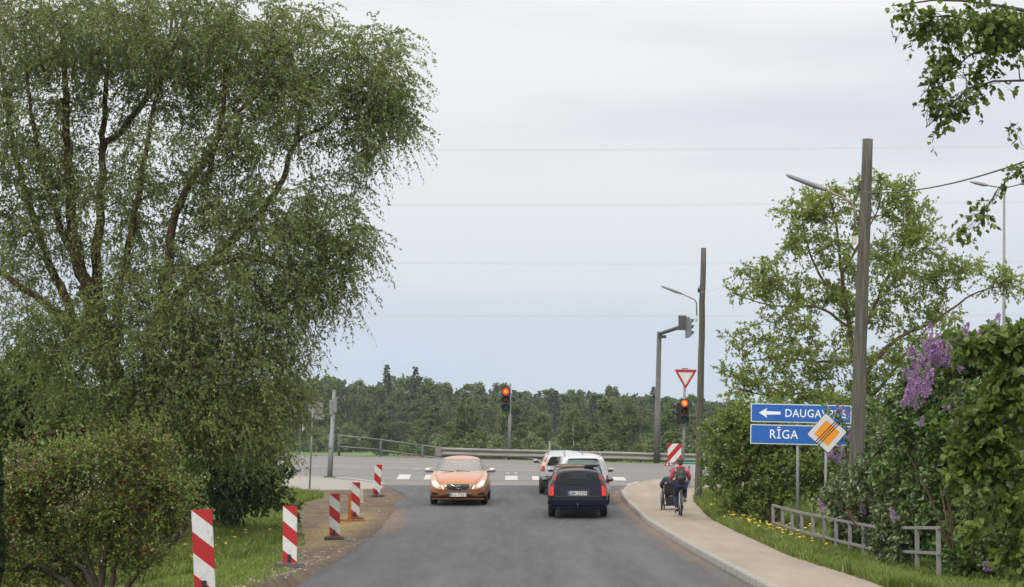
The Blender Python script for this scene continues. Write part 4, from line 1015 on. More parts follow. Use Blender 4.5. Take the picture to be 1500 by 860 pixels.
def pole(name, label, base, top, r0, r1, lamp_z, s):
    base = Vector(base); top = Vector(top)
    T = thing(name, base, label, 'utility pole', 'wooden utility poles on the right')
    b = MB(); n = 14; pts = [(top - base) * (k / n) - Vector((0, 0, .3 if k == 0 else 0)) for k in range(n + 1)]
    for k in range(1, n): pts[k] += Vector((random.gauss(0, .008), random.gauss(0, .008), 0))
    b.tube(pts, [r0 + (r1 - r0) * k / n for k in range(n + 1)], 14); b.build('pole', POLEW, T)
    f = lamp_z / (top.z - base.z); c = (top - base) * f
    lamp_arm(T, c + Vector((-(r1 + .01), -.02, 0)), s)
    b = MB(); z = c + Vector((-r1 - .04, -.05, .25)); b.cyl(z, z + Vector((0, 0, .14)), .035, .03, 8); b.tube([z + Vector((0, 0, .15)), z + Vector((.05, 0, .24)), z + Vector((.16, 0, .22))], .012, 6); b.build('insulator', BLACK, T)
    return T, base + z
t1 = px(1274, 202, 56); g1 = px(1248, 790, 56); g1.z = gz(g1.x, 56)
_, ins1 = pole('utility_pole', 'nearer tall wooden pole with street lamp, leaning right beside the direction signs', g1, t1, .185, .118, 7.95, 1.08)
t2 = px(1031.5, 363, 78); g2 = px(1022, 715, 78); g2.z = gz(g2.x, 78)
_, ins2 = pole('utility_pole', 'farther wooden pole with street lamp, next to the cyclist', g2, t2, .125, .085, 6.35, .78)
# twisted aerial cable towards the viewer, thin drop wire on the far pole
WIRE = mat('black cable', (.03, .03, .032), .6); WIREL = mat('grey wire', (.42, .43, .45), .5)
def sag(a, b, dip, n=30):
    a, b = Vector(a), Vector(b); return [a.lerp(b, k / n) - Vector((0, 0, dip * 4 * (k / n) * (1 - k / n))) for k in range(n + 1)]
c1 = px(1500, 237, 36); d1 = (c1 - Vector(ins1)); e1 = Vector(ins1) + d1 * 2 + Vector((0, 0, 1.3))
b = MB(); b.tube(sag(ins1, e1, .65), .013, 6)
tag(b.build('overhead_cable', WIRE), 'thick twisted black cable running from the nearer wooden pole to the right', 'cable')
b = MB(); b.tube(sag(ins2, px(1257, 275, 56), .5), .004, 4)
tag(b.build('overhead_cable', WIREL), 'thin slack wire between the two wooden poles', 'cable')
LINES = [(208, 219), (291, 302), (376, 385), (459, 462)]
for k, (ya, yb) in enumerate(LINES):
    for j, dy in enumerate((0, 2.4)):
        a = px(-500, ya - 5 + dy + (3 if k == 0 else 0), 128 + j * 2); e = px(2100, ya - 8 + dy + (6 if k > 1 else 0), 128 + j * 2)
        b = MB(); b.tube(sag(a, e, (yb - ya + 3) / F * 128, 60), .0065 if k < 3 else .0085, 4, cap=False)
        tag(b.build('power_line', WIREL), ('%s wire of the %s pair of power lines across the sky' % (('upper', 'lower')[j], ('topmost', 'second highest', 'third highest', 'lowest')[k])), 'power line', 'power lines crossing above the highway')

# ---- tall twin arm lamp column beyond the hedge
D = 112
p_ = px(1468, 660, D); p_.z = gz(p_.x, D); T = thing('street_lamp', p_, 'tall slim grey lamp column with two arms behind the right hedge', 'street lamp')
tp = px(1474, 285, D) - p_
b = MB(); b.tube([(0, 0, -.2), tp * .5, tp], [.10, .075, .055], 10); b.build('column', GALV, T)
for sgn, ex, ey in ((-1, 1447, 270), (1, 1500, 268)):
    e = px(ex, ey, D) - p_
    b = MB(); b.tube([tp - Vector((0, 0, .05)), tp + Vector((sgn * .12, 0, .35)), tp.lerp(e, .6) + Vector((0, 0, .12)), e], .035, 8); b.build('lamp_arm', GALV, T)
    b = MB(); d = Vector((sgn, 0, .22)).normalized(); b.tube([e - d * .1, e + d * .1, e + d * .5, e + d * .75], [.04, .09, .08, .03], 8); b.build('lamp_head', LAMPG, T)

# ---- traffic lights
def glow(name, c, st):
    m, n, l, p = new_mat(name); p.inputs['Base Color'].default_value = (*c, 1)
    # brighter middle of the lit lens, as LEDs and reflector give
    t = n.new('ShaderNodeTexCoord'); ln = n.new('ShaderNodeVectorMath'); ln.operation = 'LENGTH'; l.new(t.outputs['Object'], ln.inputs[0])
    r = n.new('ShaderNodeValToRGB'); r.color_ramp.elements[0].position = .02; r.color_ramp.elements[1].position = .115
    r.color_ramp.elements[0].color = (1, .42, .08, 1); r.color_ramp.elements[1].color = (1, .035, .010, 1); l.new(ln.outputs['Value'], r.inputs[0])
    l.new(r.outputs[0], p.inputs['Emission Color']); p.inputs['Emission Strength'].default_value = st; return m
REDL = glow('lit red signal lens', (.6, .02, .01), 1.6)
DR = mat('unlit red lens', (.035, .006, .005), .25); DG = mat('unlit green lens', (.008, .040, .032), .2); DY = mat('unlit amber lens', (.05, .02, .006), .25)
BODY = mat('black signal housing', (.018, .018, .020), .5)
def lens(parent, nm, c, r, m, ry=0):
    b = MB(); b.ball((0, 0, 0), r, (1, .35, 1), 20); o = b.build(nm, m, parent); o.location = c; return o
def signal_head(T, c, s, lit, rz=0.0, back=None, name='signal_head', cols=None, visor=True, housing=None):
    """three lens head, facing -Y before turning; c = centre, s = lens pitch"""
    H = bpy.data.objects.new(name, None)
    b = MB(); b.box((0, .0, 0), (s * 1.05, s * .55, s * 3.05), bevel=s * .08)
    if back: b.box((0, s * .30, 0), (s * 1.5, .02, s * 3.5), mi=1)
    h = b.build(name, [housing or BODY, GALV], T); h.location = c; h.rotation_euler = (0, 0, rz)
    for k, (zz, m) in enumerate(((s, REDL if lit else DR), (0, DY), (-s, DG))):
        lens(h, 'lens', (0, -s * .28, zz), s * .40, m)
        b = MB(); pr = [(s * .46 * math.cos(a), s * .46 * math.sin(a)) for a in np.linspace(-.35, math.pi + .35, 14)]; pi_ = [(x * .93, z * .93) for x, z in pr[::-1]]
        ring = pr + pi_; nb = len(pr)
        for q in range(nb - 1):
            A = [(pr[q][0], -s * .27, pr[q][1]), (pr[q + 1][0], -s * .27, pr[q + 1][1]), (pr[q + 1][0], -s * (.27 + .62 * max(.25, (pr[q + 1][1] / (s * .46) + 1) / 2)), pr[q + 1][1]), (pr[q][0], -s * (.27 + .62 * max(.25, (pr[q][1] / (s * .46) + 1) / 2)), pr[q][1])]
            I = [(x * .94, y, z * .94) for x, y, z in A]
            va = [b.b.verts.new(v) for v in A]; vi = [b.b.verts.new(v) for v in I]
            b.b.faces.new(va); b.b.faces.new(vi[::-1])
            for e in range(4): b.b.faces.new((va[e], vi[e], vi[(e + 1) % 4], va[(e + 1) % 4]))
        v = b.build('visor', BODY, h); v.location = (0, 0, zz)
    bpy.data.objects.remove(H)
    return h
# far signal on its own pole beyond the highway
D = 107.5; g = px(746, 680, D); g.z = gz(g.x, D)
T = thing('traffic_light', g, 'red traffic light on a slim grey pole beyond the highway guard rail', 'traffic light')
tp = px(747.5, 562, D) - g
b = MB(); b.tube([(0, 0, -.2), tp * .58, tp * .60, tp], [.085, .075, .055, .05], 10); b.build('pole', GALV, T)
b = MB(); b.box(px(745, 566, D) - g, (.2, .05, .04)); b.box(px(745, 601, D) - g, (.2, .05, .04)); b.build('bracket', BLACK, T)
signal_head(T, px(740.8, 585.5, D - .1) - g, .355, True)
# near signal with give way sign
D = 87.5; g = px(999.5, 706, D); g.z = gz(g.x, D)
T = thing('traffic_light', g, 'red traffic light below the give way sign on the pavement corner', 'traffic light')
b = MB(); tp = px(1003, 556, D) - g; b.tube([(0, 0, -.2), tp * .5, tp], [.062, .055, .045], 10); b.build('pole', GALV, T)
signal_head(T, px(1002.3, 602.5, D - .25) - g, .285, True)
signal_head(T, px(993.5, 606, D) - g, .25, False, rz=-1.45)
GREYF = mat('pale sign interior', (.50, .51, .52), .5, c2=(.44, .45, .46), scale=4); SRED = mat('sign red', (.30, .012, .014), .45); 
def rounded_tri(w, r):
    h = w * .866; P_ = [(-w / 2, 0), (w / 2, 0), (0, -h)]; cx_, cy_ = 0, -h / 3; out = []
    for i, (x, y) in enumerate(P_):
        a0 = [math.radians(90), math.radians(-30), math.radians(-150)][i]
        # inset corner centre
        dx, dy = cx_ - x, cy_ - y; L = math.hypot(dx, dy); c = (x + dx / L * 2 * r, y + dy / L * 2 * r)
        st = [math.radians(210), math.radians(90), math.radians(-30)][i]
        for k in range(6): 
            a = st - math.radians(120) * k / 5; out.append((c[0] + r * math.cos(a), c[1] + r * math.sin(a)))
    return out
c = px(1004.5, 541.5, D - .12) - Vector((0, 0, 0))
S = thing('give_way_sign', c, 'red bordered white give way triangle above the near traffic light', 'road sign'); S.rotation_euler = (0, .02, -.08)
MB().prism(rounded_tri(.82, .035), -.012, .012).build('sign_border', SRED, S)
MB().prism([(x, y - .105) for x, y in rounded_tri(.53, .006)], -.0165, -.010).build('sign_face', GREYF, S)
MB().prism(rounded_tri(.80, .035), .0125, .016).build('sign_back', GALV, S)
MB().box((-.03, .04, .03), (.22, .06, .03)).build('bracket', DGALV, S)
# mast arm beyond the highway
D = 107.0; g = px(961, 682, D); g.z = gz(g.x, D)
T = thing('traffic_light', g, 'dark mast with raised arm carrying grey backed signals beyond the highway', 'traffic light')
tp = px(966, 486, D) - g
b = MB(); b.tube([(0, 0, -.3), tp * .45, tp * .451, tp], [.135, .13, .115, .10], 12); b.build('mast', DGALV, T)
ae = px(1000, 478, D - 3) - g
b = MB(); d = ae - tp; b.tube([tp - d * .03 + Vector((0, 0, -.1)), ae], .085, 4); b.box(tp + Vector((.12, 0, -.22)), (.36, .25, .12)); b.build('mast_arm', DGALV, T)
def slab_head(c, rz):
    b = MB(); b.box((0, 0, 0), (.34, .12, .62), bevel=.01)
    for k in range(4): b.box((-.13 + k * .087, .075, 0), (.05, .03, .62), bevel=.004)
    o = b.build('signal_back', DGALV, T); o.location = c; o.rotation_euler = (0, 0, rz)
slab_head(px(1000, 473, D - 3.1) - g, .35)
signal_head(T, px(1009.5, 480, D - 3.2) - g, .255, False, rz=1.95, back=True, housing=GALV)
# signal pole on the left island corner
D = 91.5; g = px(483.5, 701, D); g.z = gz(g.x, D)
T = thing('traffic_light', g, 'grey signal pole with sideways black visors beside the willow branches', 'traffic light')
tp = px(489.5, 573, D) - g
b = MB(); b.tube([(0, 0, -.1), tp * .5, tp * .505, tp], [.10, .095, .078, .062], 12); b.ball(tp, .07, (1, 1, .6), 10); b.build('pole', GALV, T)
MB().box((0, 0, .03), (.42, .42, .07), bevel=.01).build('base', DGALV, T)
b = MB(); b.box(px(485.5, 597, D) - g, (.13, .2, .55), bevel=.01); b.build('control_box', GALV, T)
signal_head(T, px(492.3, 593, D) - g, .19, False, rz=1.45, housing=GALV)

# sign posts on the left seen from behind
def signpost(xb, yb, xt, yt, D, label, r=.032, backs=()):
    g = px(xb, yb, D); g.z = gz(g.x, D); T = thing('sign_post', g, label, 'sign post'); tp = px(xt, yt, D) - g
    MB().tube([(0, 0, -.2), tp], r, 8).build('post', GALV, T)
    for (x, y, w, h, rot, m) in backs:
        b = MB(); b.box((0, 0, 0), (w, .02, h), bevel=.004); o = b.build('sign_back', m, T); o.location = px(x, y, D - .06) - g; o.rotation_euler = (0, rot, -.35)
    return T
signpost(454, 705, 459, 588, 87, 'slim grey sign post rising from the small grass patch', backs=[(463, 597, .55, .42, .12, GALV), (468, 610, .38, .22, .1, GALV)])
signpost(399, 700, 401, 640, 84, 'short grey post half hidden by the low willow boughs')
T = signpost(439, 668, 441, 596, 107, 'distant sign post with a red and white striped sleeve', backs=[(441, 606, .4, .4, .785, GALV)])
o = MB().cyl((.18, -.08, 1.0), (.18, -.08, 1.85), .05, .05, 10).build('striped_sleeve', stripes_mat('red and white sleeve', 2.2, .5, 0, .1, RED, WH, .1), T)

# striped panel, cabinet, small warning sign near the corner
D = 84.5; g = px(987, 707, D); g.z = gz(g.x, D)
T = thing('striped_panel', g, 'square red and white striped panel on a thin post above the wheelchair user', 'road sign')
c = px(987.5, 663.5, D - .05) - g
PANEL = stripes_mat('diagonal panel sheeting', .325, .47, -1.17, .21, RED, WH, .295)
b = MB(); b.box((0, 0, 0), (.47, .02, .65), bevel=.004); o = b.build('panel', PANEL, T); o.location = c; o.rotation_euler = (0, .02, 0)
b = MB(); b.box((0, 0, 0), (.46, .012, .64)); o = b.build('panel_back', GALV, T); o.location = c + Vector((0, .02, 0))
MB().tube([(0, .05, -.1), c + Vector((0, .05, .25))], .025, 8).build('post', GALV, T)
D = 86.0; g = px(1003, 705, D); g.z = gz(g.x, D)
TEAL = mat('teal cabinet roof', (.05, .30, .27), .5); CAB = mat('pale grey cabinet', (.38, .40, .39), .55, c2=(.32, .34, .33), scale=3)
T = thing('control_cabinet', g, 'pale grey roadside cabinet with teal roof behind the cyclist', 'cabinet')
b = MB(); b.box((0, 0, .42), (.86, .40, .86), bevel=.012); b.build('housing', CAB, T)
b = MB(); b.box((0, 0, .88), (.92, .46, .055), bevel=.012); b.build('roof', TEAL, T)
b = MB(); b.box((-.205, -.208, .44), (.40, .018, .76), bevel=.004); b.box((.215, -.208, .44), (.40, .018, .76), bevel=.004); b.build('door', CAB, T)
b = MB(); b.cyl((.12, -.225, .1), (.12, -.225, .80), .008, n=6); b.box((.12, -.23, .74), (.035, .02, .05)); b.build('handle', BLACK, T)
D = 103.5; g = px(979.5, 692, D); g.z = gz(g.x, D)
T = thing('warning_sign', g, 'small red bordered warning triangle low behind the striped panel', 'road sign')
w = .44; tri = [(-w / 2, .02), (w / 2, .02), (0, .02 + w * .866)]
MB().prism(tri, -.012, .012).build('sign_border', SRED, T)
MB().prism([(-w * .28, .07), (w * .28, .07), (0, .07 + w * .49)], -.017, -.011).build('sign_face', WHITE, T)
b = MB(); b.prism([(-.05, .09), (.05, .09), (.02, .20), (-.02, .21)], -.022, -.016); b.build('pictogram', BLACK, T)
MB().box((0, .06, .02), (.3, .2, .06), bevel=.01).build('foot', RUBB, T)
# arched sign back half hidden by the bush
D = 93; g = px(1051, 700, D); g.z = gz(g.x, D)
T = thing('road_sign', g, 'dark arched sign back behind the green bush', 'road sign')
c = px(1051, 640, D) - g; R0 = .44
arch = [(-R0, -.9), (R0, -.9)] + [(R0 * math.cos(a), .25 + R0 * math.sin(a)) for a in np.linspace(0, math.pi, 14)]
o = MB().prism(arch, -.01, .01).build('sign_back', mat('dark sign back', (.075, .078, .08), .6), T); o.location = c
o = MB().prism([(x * 1.06, z + (.02 if z > 0 else 0)) for x, z in arch], .0105, .02).build('sign_rim', GALV, T); o.location = c
MB().tube([(0, -.06, -.2), c + Vector((0, -.06, .72))], .045, 8).build('post', GALV, T)
# white marker post beyond the guard rail
D = 109; g = px(805, 676, D); g.z = gz(g.x, D)
MB().tube([(0, 0, 0), (0, 0, px(805, 646, D).z - g.z)], .045, 8).build('marker_post', GALV).location = g
tag(bpy.data.objects['marker_post'], 'slim grey marker post behind the silver estate cars', 'post')

# ---- direction signs
BLUE = mat('sign blue', (.010, .085, .34), .4, c2=(.012, .10, .38), scale=3); LET = mat('white reflective lettering', (.66, .68, .70), .4)
D = 61.0; g = px(1167, 780, D); g.z = gz(g.x, D)
T = thing('direction_sign', g, 'pair of blue direction boards reading DAUGAVPILS and RIGA on grey posts', 'direction sign')
T.rotation_euler = (0, 0, 0)
def board(x0, x1, y0, y1, texts, arrow=False, sxx=1.0):
    a, e = px(x0, y0, D), px(x1, y1, D); c = (a + e) / 2 - g; w = e.x - a.x; h = a.z - e.z
    def rr(w, h, r, z=0):
        out = []
        for cx_, cz_, s0 in ((w / 2 - r, h / 2 - r, 0), (-w / 2 + r, h / 2 - r, 90), (-w / 2 + r, -h / 2 + r, 180), (w / 2 - r, -h / 2 + r, 270)):
            for k in range(5): t = math.radians(s0 + k * 22.5); out.append((cx_ + r * math.cos(t), cz_ + r * math.sin(t)))
        return out
    o = MB().prism(rr(w, h, .03), -.012, .012).build('sign_board', WHITE, T); o.location = c; o.rotation_euler = (0, .022, 0)
    f = MB().prism(rr(w - .045, h - .045, .02), -.0155, -.0125).build('sign_face', BLUE, o)
    for body, tx, size in texts:
        me = text_mesh(body, size, .0015, .002, 1.08); t = link('lettering', me, LET, o); t.location = (px(tx, 0, D).x - g.x - c.x, -.0175, -.005); t.scale = (sxx, 1, 1)
    if arrow:
        ax = px(1127, 0, D).x - g.x - c.x; hh = h
        P_ = [(-.27, 0), (-.06, .125), (-.09, .045), (.27, .034), (.27, -.034), (-.09, -.045), (-.06, -.125)]
        t = MB().prism(P_, -.018, -.0157).build('arrow', LET, o); t.location = (ax, 0, 0)
board(1099.5, 1246.5, 592.5, 619.5, [('DAUGAVPILS', 1194, .28)], True, .88)
board(1098.5, 1246.5, 623, 651.5, [('RĪGA', 1147, .31)], False, .90)
b = MB()
for xp in (1167, 1231): 
    q = px(xp, 600, D) - g; b = MB(); b.tube([(q.x, .045, -.25), (q.x + .02, .045, q.z + .1)], .038, 10); b.build('post', GALV, T)
# end of priority road sign
D = 57.5; g = px(1206, 790, D); g.z = gz(g.x, D)
T = thing('priority_sign', g, 'white and orange diamond sign crossed by black bars in front of the blue boards', 'road sign')
c = px(1210.5, 634.5, D) - g; kd = 1.15
def diamond(d, r):
    out = []
    for k in range(4):
        a = math.radians(90 * k); cc = ((d - r * 1.414) * math.cos(a), (d - r * 1.414) * math.sin(a))
        for j in range(5): t = a - math.radians(45) + math.radians(22.5 * j); out.append((cc[0] + r * math.cos(t), cc[1] + r * math.sin(t)))
    return out
o = MB().prism(diamond(.415 * kd, .035), -.010, .010).build('sign_rim', BLACK, T); o.location = c; o.rotation_euler = (0, -.06, 0)
MB().prism(diamond(.402 * kd, .033), -.013, -.0105).build('sign_face', GREYF, o)
MB().prism(diamond(.40 * kd, .033), .0105, .014).build('sign_back', GALV, o)
MB().prism(diamond(.262 * kd, .004), -.0165, -.0135).build('orange_face', mat('sign orange', (.60, .235, .010), .45), o)
b = MB(); al = math.radians(42); u = Vector((math.cos(al), math.sin(al))); v = Vector((-u.y, u.x))
for k in (-1, 0, 1):
    cc = v * (k * .054); L = .36
    q = [cc - u * L - v * .010, cc + u * L - v * .010, cc + u * L + v * .010, cc - u * L + v * .010]; b.prism([(p2.x, p2.y) for p2 in q], -.020, -.0170)
b.build('cross_bars', BLACK, o)
MB().tube([(0, .03, -.25), (c.x - .01, .03, c.z + .2)], .032, 8).build('post', GALV, T)

# ---- wooden pedestrian railing on the right
RAILW = mat('grey weathered timber', (.145, .142, .135), .85, c2=(.23, .225, .215), scale=6, bump=.4, stretch=(.6, .6, .6))
RX = [1131, 1145, 1159, 1173, 1189, 1206, 1223, 1243, 1263, 1287, 1313, 1341, 1372]
RT_ = [738, 742, 745.5, 749, 752, 755, 759, 762.5, 766, 770, 770, 770, 770]
Ds = np.linspace(64.5, 44.0, 13)
T = thing('railing', (0, 0, 0), 'grey wooden two rail railing in the right verge, partly overgrown by lilac', 'railing')
tops = []
for k in range(13):
    D = float(Ds[k]); q = px(RX[k], RT_[k], D); gzz = gz(q.x, D); tops.append(q)
    b = MB(); b.box((0, 0, (q.z - gzz) / 2 - .1), (.078, .078, q.z - gzz + .2), bevel=.008)
    o = b.build('post', RAILW, T); o.location = (q.x, D, gzz)
for k in range(12):
    for dz, hh in ((-.03, .06), (-.48, .06)):
        a = tops[k] + Vector((0, -.07, dz)); e = tops[k + 1] + Vector((0, -.07, dz)); d = e - a
        rot = d.to_track_quat('Y', 'Z').to_matrix()
        b = MB(); b.box((0, 0, 0), (.04, d.length + .05, hh), bevel=.006); o = b.build('rail', RAILW, T); o.location = (a + e) / 2; o.rotation_euler = rot.to_euler()

# ---- guard rail and pipe railing of the highway
BEAMM = mat('zinc guard rail', (.125, .12, .11), .6, .3, c2=(.20, .195, .18), scale=2.5, stretch=(.4, 3, 3))
def rail_top(X): return np.interp(X, [-3.2, 7.8, 20], [px(647, 655.5, 107.2).z, px(1005, 664.5, 107.2).z, px(1005, 664.5, 107.2).z - .3])
T = thing('guard_rail', (0, 107.2, 0), 'long zinc guard rail along the far side of the highway', 'guard rail')
xs = np.arange(-3.15, 22.1, .5); prof = [(.0, .0), (-.05, -.02), (-.075, -.07), (-.055, -.12), (-.015, -.165), (-.015, -.195), (-.055, -.24), (-.075, -.29), (-.05, -.34), (0, -.36)]
prof2 = prof + [(y + .012, z) for y, z in prof[::-1]]
V = np.array([[x, y, float(rail_top(x)) + z + .006 * math.sin(x * 1.7)] for x in xs for y, z in prof2]); i = np.arange(len(V)).reshape(len(xs), -1); i2 = np.concatenate([i, i[:, :1]], 1)
Fq = np.stack([i2[:-1, :-1], i2[1:, :-1], i2[1:, 1:], i2[:-1, 1:]], -1).reshape(-1, 4)
link('beam', np_mesh('beam', V, Fq), BEAMM, T)
b = MB(); b.box((-3.2, -.03, float(rail_top(-3.2)) - .18), (.30, .14, .42), bevel=.03); b.build('end_piece', BEAMM, T)
for x in np.arange(-2.4, 21, 4.0):
    z = float(rail_top(x)); zg = gz(x, 107.2)
    b = MB(); b.box((x, .07, (z + zg) / 2 - .15), (.11, .06, z - zg + .15)); b.build('post', DGALV, T)
# pipe railing
T = thing('pipe_railing', (0, 0, 0), 'grey two bar pipe railing sloping down left of the guard rail', 'railing')
A, E = px(497, 638, 104.5), px(652, 657, 112.0)
pp = [(497, 638, 668, 107.0), (558, 644, 671, 108.6), (619, 652.5, 674, 110.2), (680, 660, 680, 111.8), (741, 667, 688, 113.4), (802, 675, 694, 115)]
tops = [px(x, y, D_) for x, y, yb, D_ in pp]
for (x, y, yb, D_), t_ in zip(pp, tops):
    b = MB(); zb = min(gz(t_.x, D_), px(x, yb, D_).z) - .1; b.tube([(t_.x, t_.y, zb), (t_.x, t_.y, t_.z)], .055, 8); b.build('post', DGALV, T)
for dz in (0, -.47):
    for k in range(len(tops) - 1):
        b = MB(); b.tube([tops[k] + Vector((0, 0, dz)), tops[k + 1] + Vector((0, 0, dz * .95))], .026, 8); b.build('rail', GALV, T)
# ------------------------------------------------------------------ cars
GLASS, gn, gl, gp = new_mat('tinted car glass')
gp.inputs['Base Color'].default_value = (.02, .03, .03, 1); gp.inputs['Roughness'].default_value = .04; gp.inputs['Specular IOR Level'].default_value = .8
gt = gn.new('ShaderNodeBsdfTransparent'); gt.inputs[0].default_value = (.62, .72, .70, 1)
fz = gn.new('ShaderNodeFresnel'); fz.inputs[0].default_value = 1.5
gg = gn.new('ShaderNodeBsdfGlossy'); gg.inputs['Roughness'].default_value = .03
gm = gn.new('ShaderNodeMixShader'); gl.new(fz.outputs[0], gm.inputs[0]); gl.new(gt.outputs[0], gm.inputs[1]); gl.new(gg.outputs[0], gm.inputs[2])
gl.new(gm.outputs[0], gn['Material Output'].inputs[0])
WSG = GLASS.copy(); WSG.name = 'reflecting windscreen'; [x for x in WSG.node_tree.nodes if x.type == 'FRESNEL'][0].inputs[0].default_value = 2.6
MGL = mat('dim mirror glass', (.10, .11, .12), .15, .6)
TYRE = mat('tyre rubber', (.014, .014, .015), .85, c2=(.03, .028, .027), scale=20); RIM = mat('alloy rim', (.32, .33, .34), .35, .8)
INT = mat('dark car interior', (.020, .020, .022), .8); PLAST = mat('black car plastic', (.020, .020, .021), .5, c2=(.032, .031, .03), scale=10)
TRED = None
def emit(name, base, ec, st):
    m, n, l, p = new_mat(name); p.inputs['Base Color'].default_value = (*base, 1); p.inputs['Roughness'].default_value = .2
    p.inputs['Emission Color'].default_value = (*ec, 1); p.inputs['Emission Strength'].default_value = st; return m
TLIT = emit('lit brake light', (.35, .01, .01), (1, .05, .03), .45); TOFF = mat('red tail lamp plastic', (.30, .010, .012), .25)
TORG = emit('lit tail bulb', (.5, .1, .02), (1, .22, .04), 2.2); TCLR = mat('clear lamp plastic', (.45, .42, .42), .2)
TDRK = mat('smoked lamp plastic', (.06, .012, .012), .2)
HEADL = emit('lit headlight', (.8, .8, .75), (1, .97, .85), 3.0); LAMPC = mat('headlight glass', (.34, .36, .36), .12, .3)
CHROME = mat('chrome trim', (.42, .42, .42), .25, 1.0)
PLATE = mat('number plate', (.60, .60, .58), .5); PBLUE = mat('plate blue band', (.02, .09, .40), .5)
def paint(name, c, c2=None, metal=.3, rough=.32):
    return mat(name, c, rough, metal, c2=c2 or tuple(v * .93 for v in c), scale=3, coat=.35)

def section(w, zb, zbelt, wr, zr, crown):
    """half outline of a body cross section from floor centre to roof centre"""
    ws = w * .955
    return [(0, zb), (w * .6, zb), (w * .90, zb + .02), (w * .985, zb + .14), (w, (zb + zbelt) / 2 - .02), (w * .995, zbelt - .14), (ws, zbelt + .0),
            ((ws * .5 + (wr + .055) * .5) + .012, (zbelt * .5 + (zr - .09) * .5)), (wr + .055, zr - .09), (wr - .02, zr - .02), (wr * .55, zr + crown * .75), (0, zr + crown)]
def loft(stations, cap=True, sub=2):
    """stations: (y, slope, section) ; slope leans the upper part forward"""
    bm = bmesh.new(); rings = []
    for y, sl, sec in stations:
        ring = []
        for x, z in sec: ring.append(bm.verts.new((x, y + sl * max(0, z - .6), z)))
        for x, z in sec[-2:0:-1]: ring.append(bm.verts.new((-x, y + sl * max(0, z - .6), z)))
        rings.append(ring)
    n = len(rings[0])
    for a, b_ in zip(rings[:-1], rings[1:]):
        for k in range(n): bm.faces.new((a[k], a[(k + 1) % n], b_[(k + 1) % n], b_[k]))
    m_ = len(stations[0][2])
    for ring, flip in ((rings[0], False), (rings[-1], True)):
        R_, Lf = ring[:m_], [ring[0]] + ring[:m_ - 1:-1] + [ring[m_ - 1]]
        for k in range(m_ - 1):
            vs_ = [R_[k], R_[k + 1], Lf[k + 1], Lf[k]]; vs_ = list(dict.fromkeys(vs_))
            if len(vs_) >= 3: bm.faces.new(vs_)
    bmesh.ops.recalc_face_normals(bm, faces=bm.faces)
    cl = bm.edges.layers.float.new('crease_edge')
    for a, b_ in zip(rings[:-1], rings[1:]):
        for k, cv in ((3, .3), (6, .75), (8, .35), (9, .45)):
            for kk in (k, n - k):
                e = bm.edges.get((a[kk], b_[kk]))
                if e: e[cl] = cv
    for ring, cv in ((rings[0], .55), (rings[-1], .3)):
        for k in range(n):
            e = bm.edges.get((ring[k], ring[(k + 1) % n]))
            if e: e[cl] = cv
    me = bpy.data.meshes.new('body'); bm.to_mesh(me); bm.free()
    o = bpy.data.objects.new('body', me); COL.objects.link(o)
    md = o.modifiers.new('s', 'SUBSURF'); md.levels = sub; md.render_levels = sub
    bake(o); return o
def bake(o):
    bpy.context.view_layer.update(); dg = bpy.context.evaluated_depsgraph_get()
    me = bpy.data.meshes.new_from_object(o.evaluated_get(dg)); o.modifiers.clear(); old = o.data; o.data = me; bpy.data.meshes.remove(old)
def cut(o, cutters):
    for c in cutters:
        me = bpy.data.meshes.new('c'); bmesh.ops.recalc_face_normals(c.b, faces=c.b.faces); c.b.to_mesh(me); c.b.free()
        q = bpy.data.objects.new('c', me); COL.objects.link(q)
        md = o.modifiers.new('b', 'BOOLEAN'); md.operation = 'DIFFERENCE'; md.solver = 'EXACT'; md.object = q
        bake(o); bpy.data.objects.remove(q); bpy.data.meshes.remove(me)
def bvh_of(o):
    bm = bmesh.new(); bm.from_mesh(o.data); t = BVHTree.FromBMesh(bm); bm.free(); return t
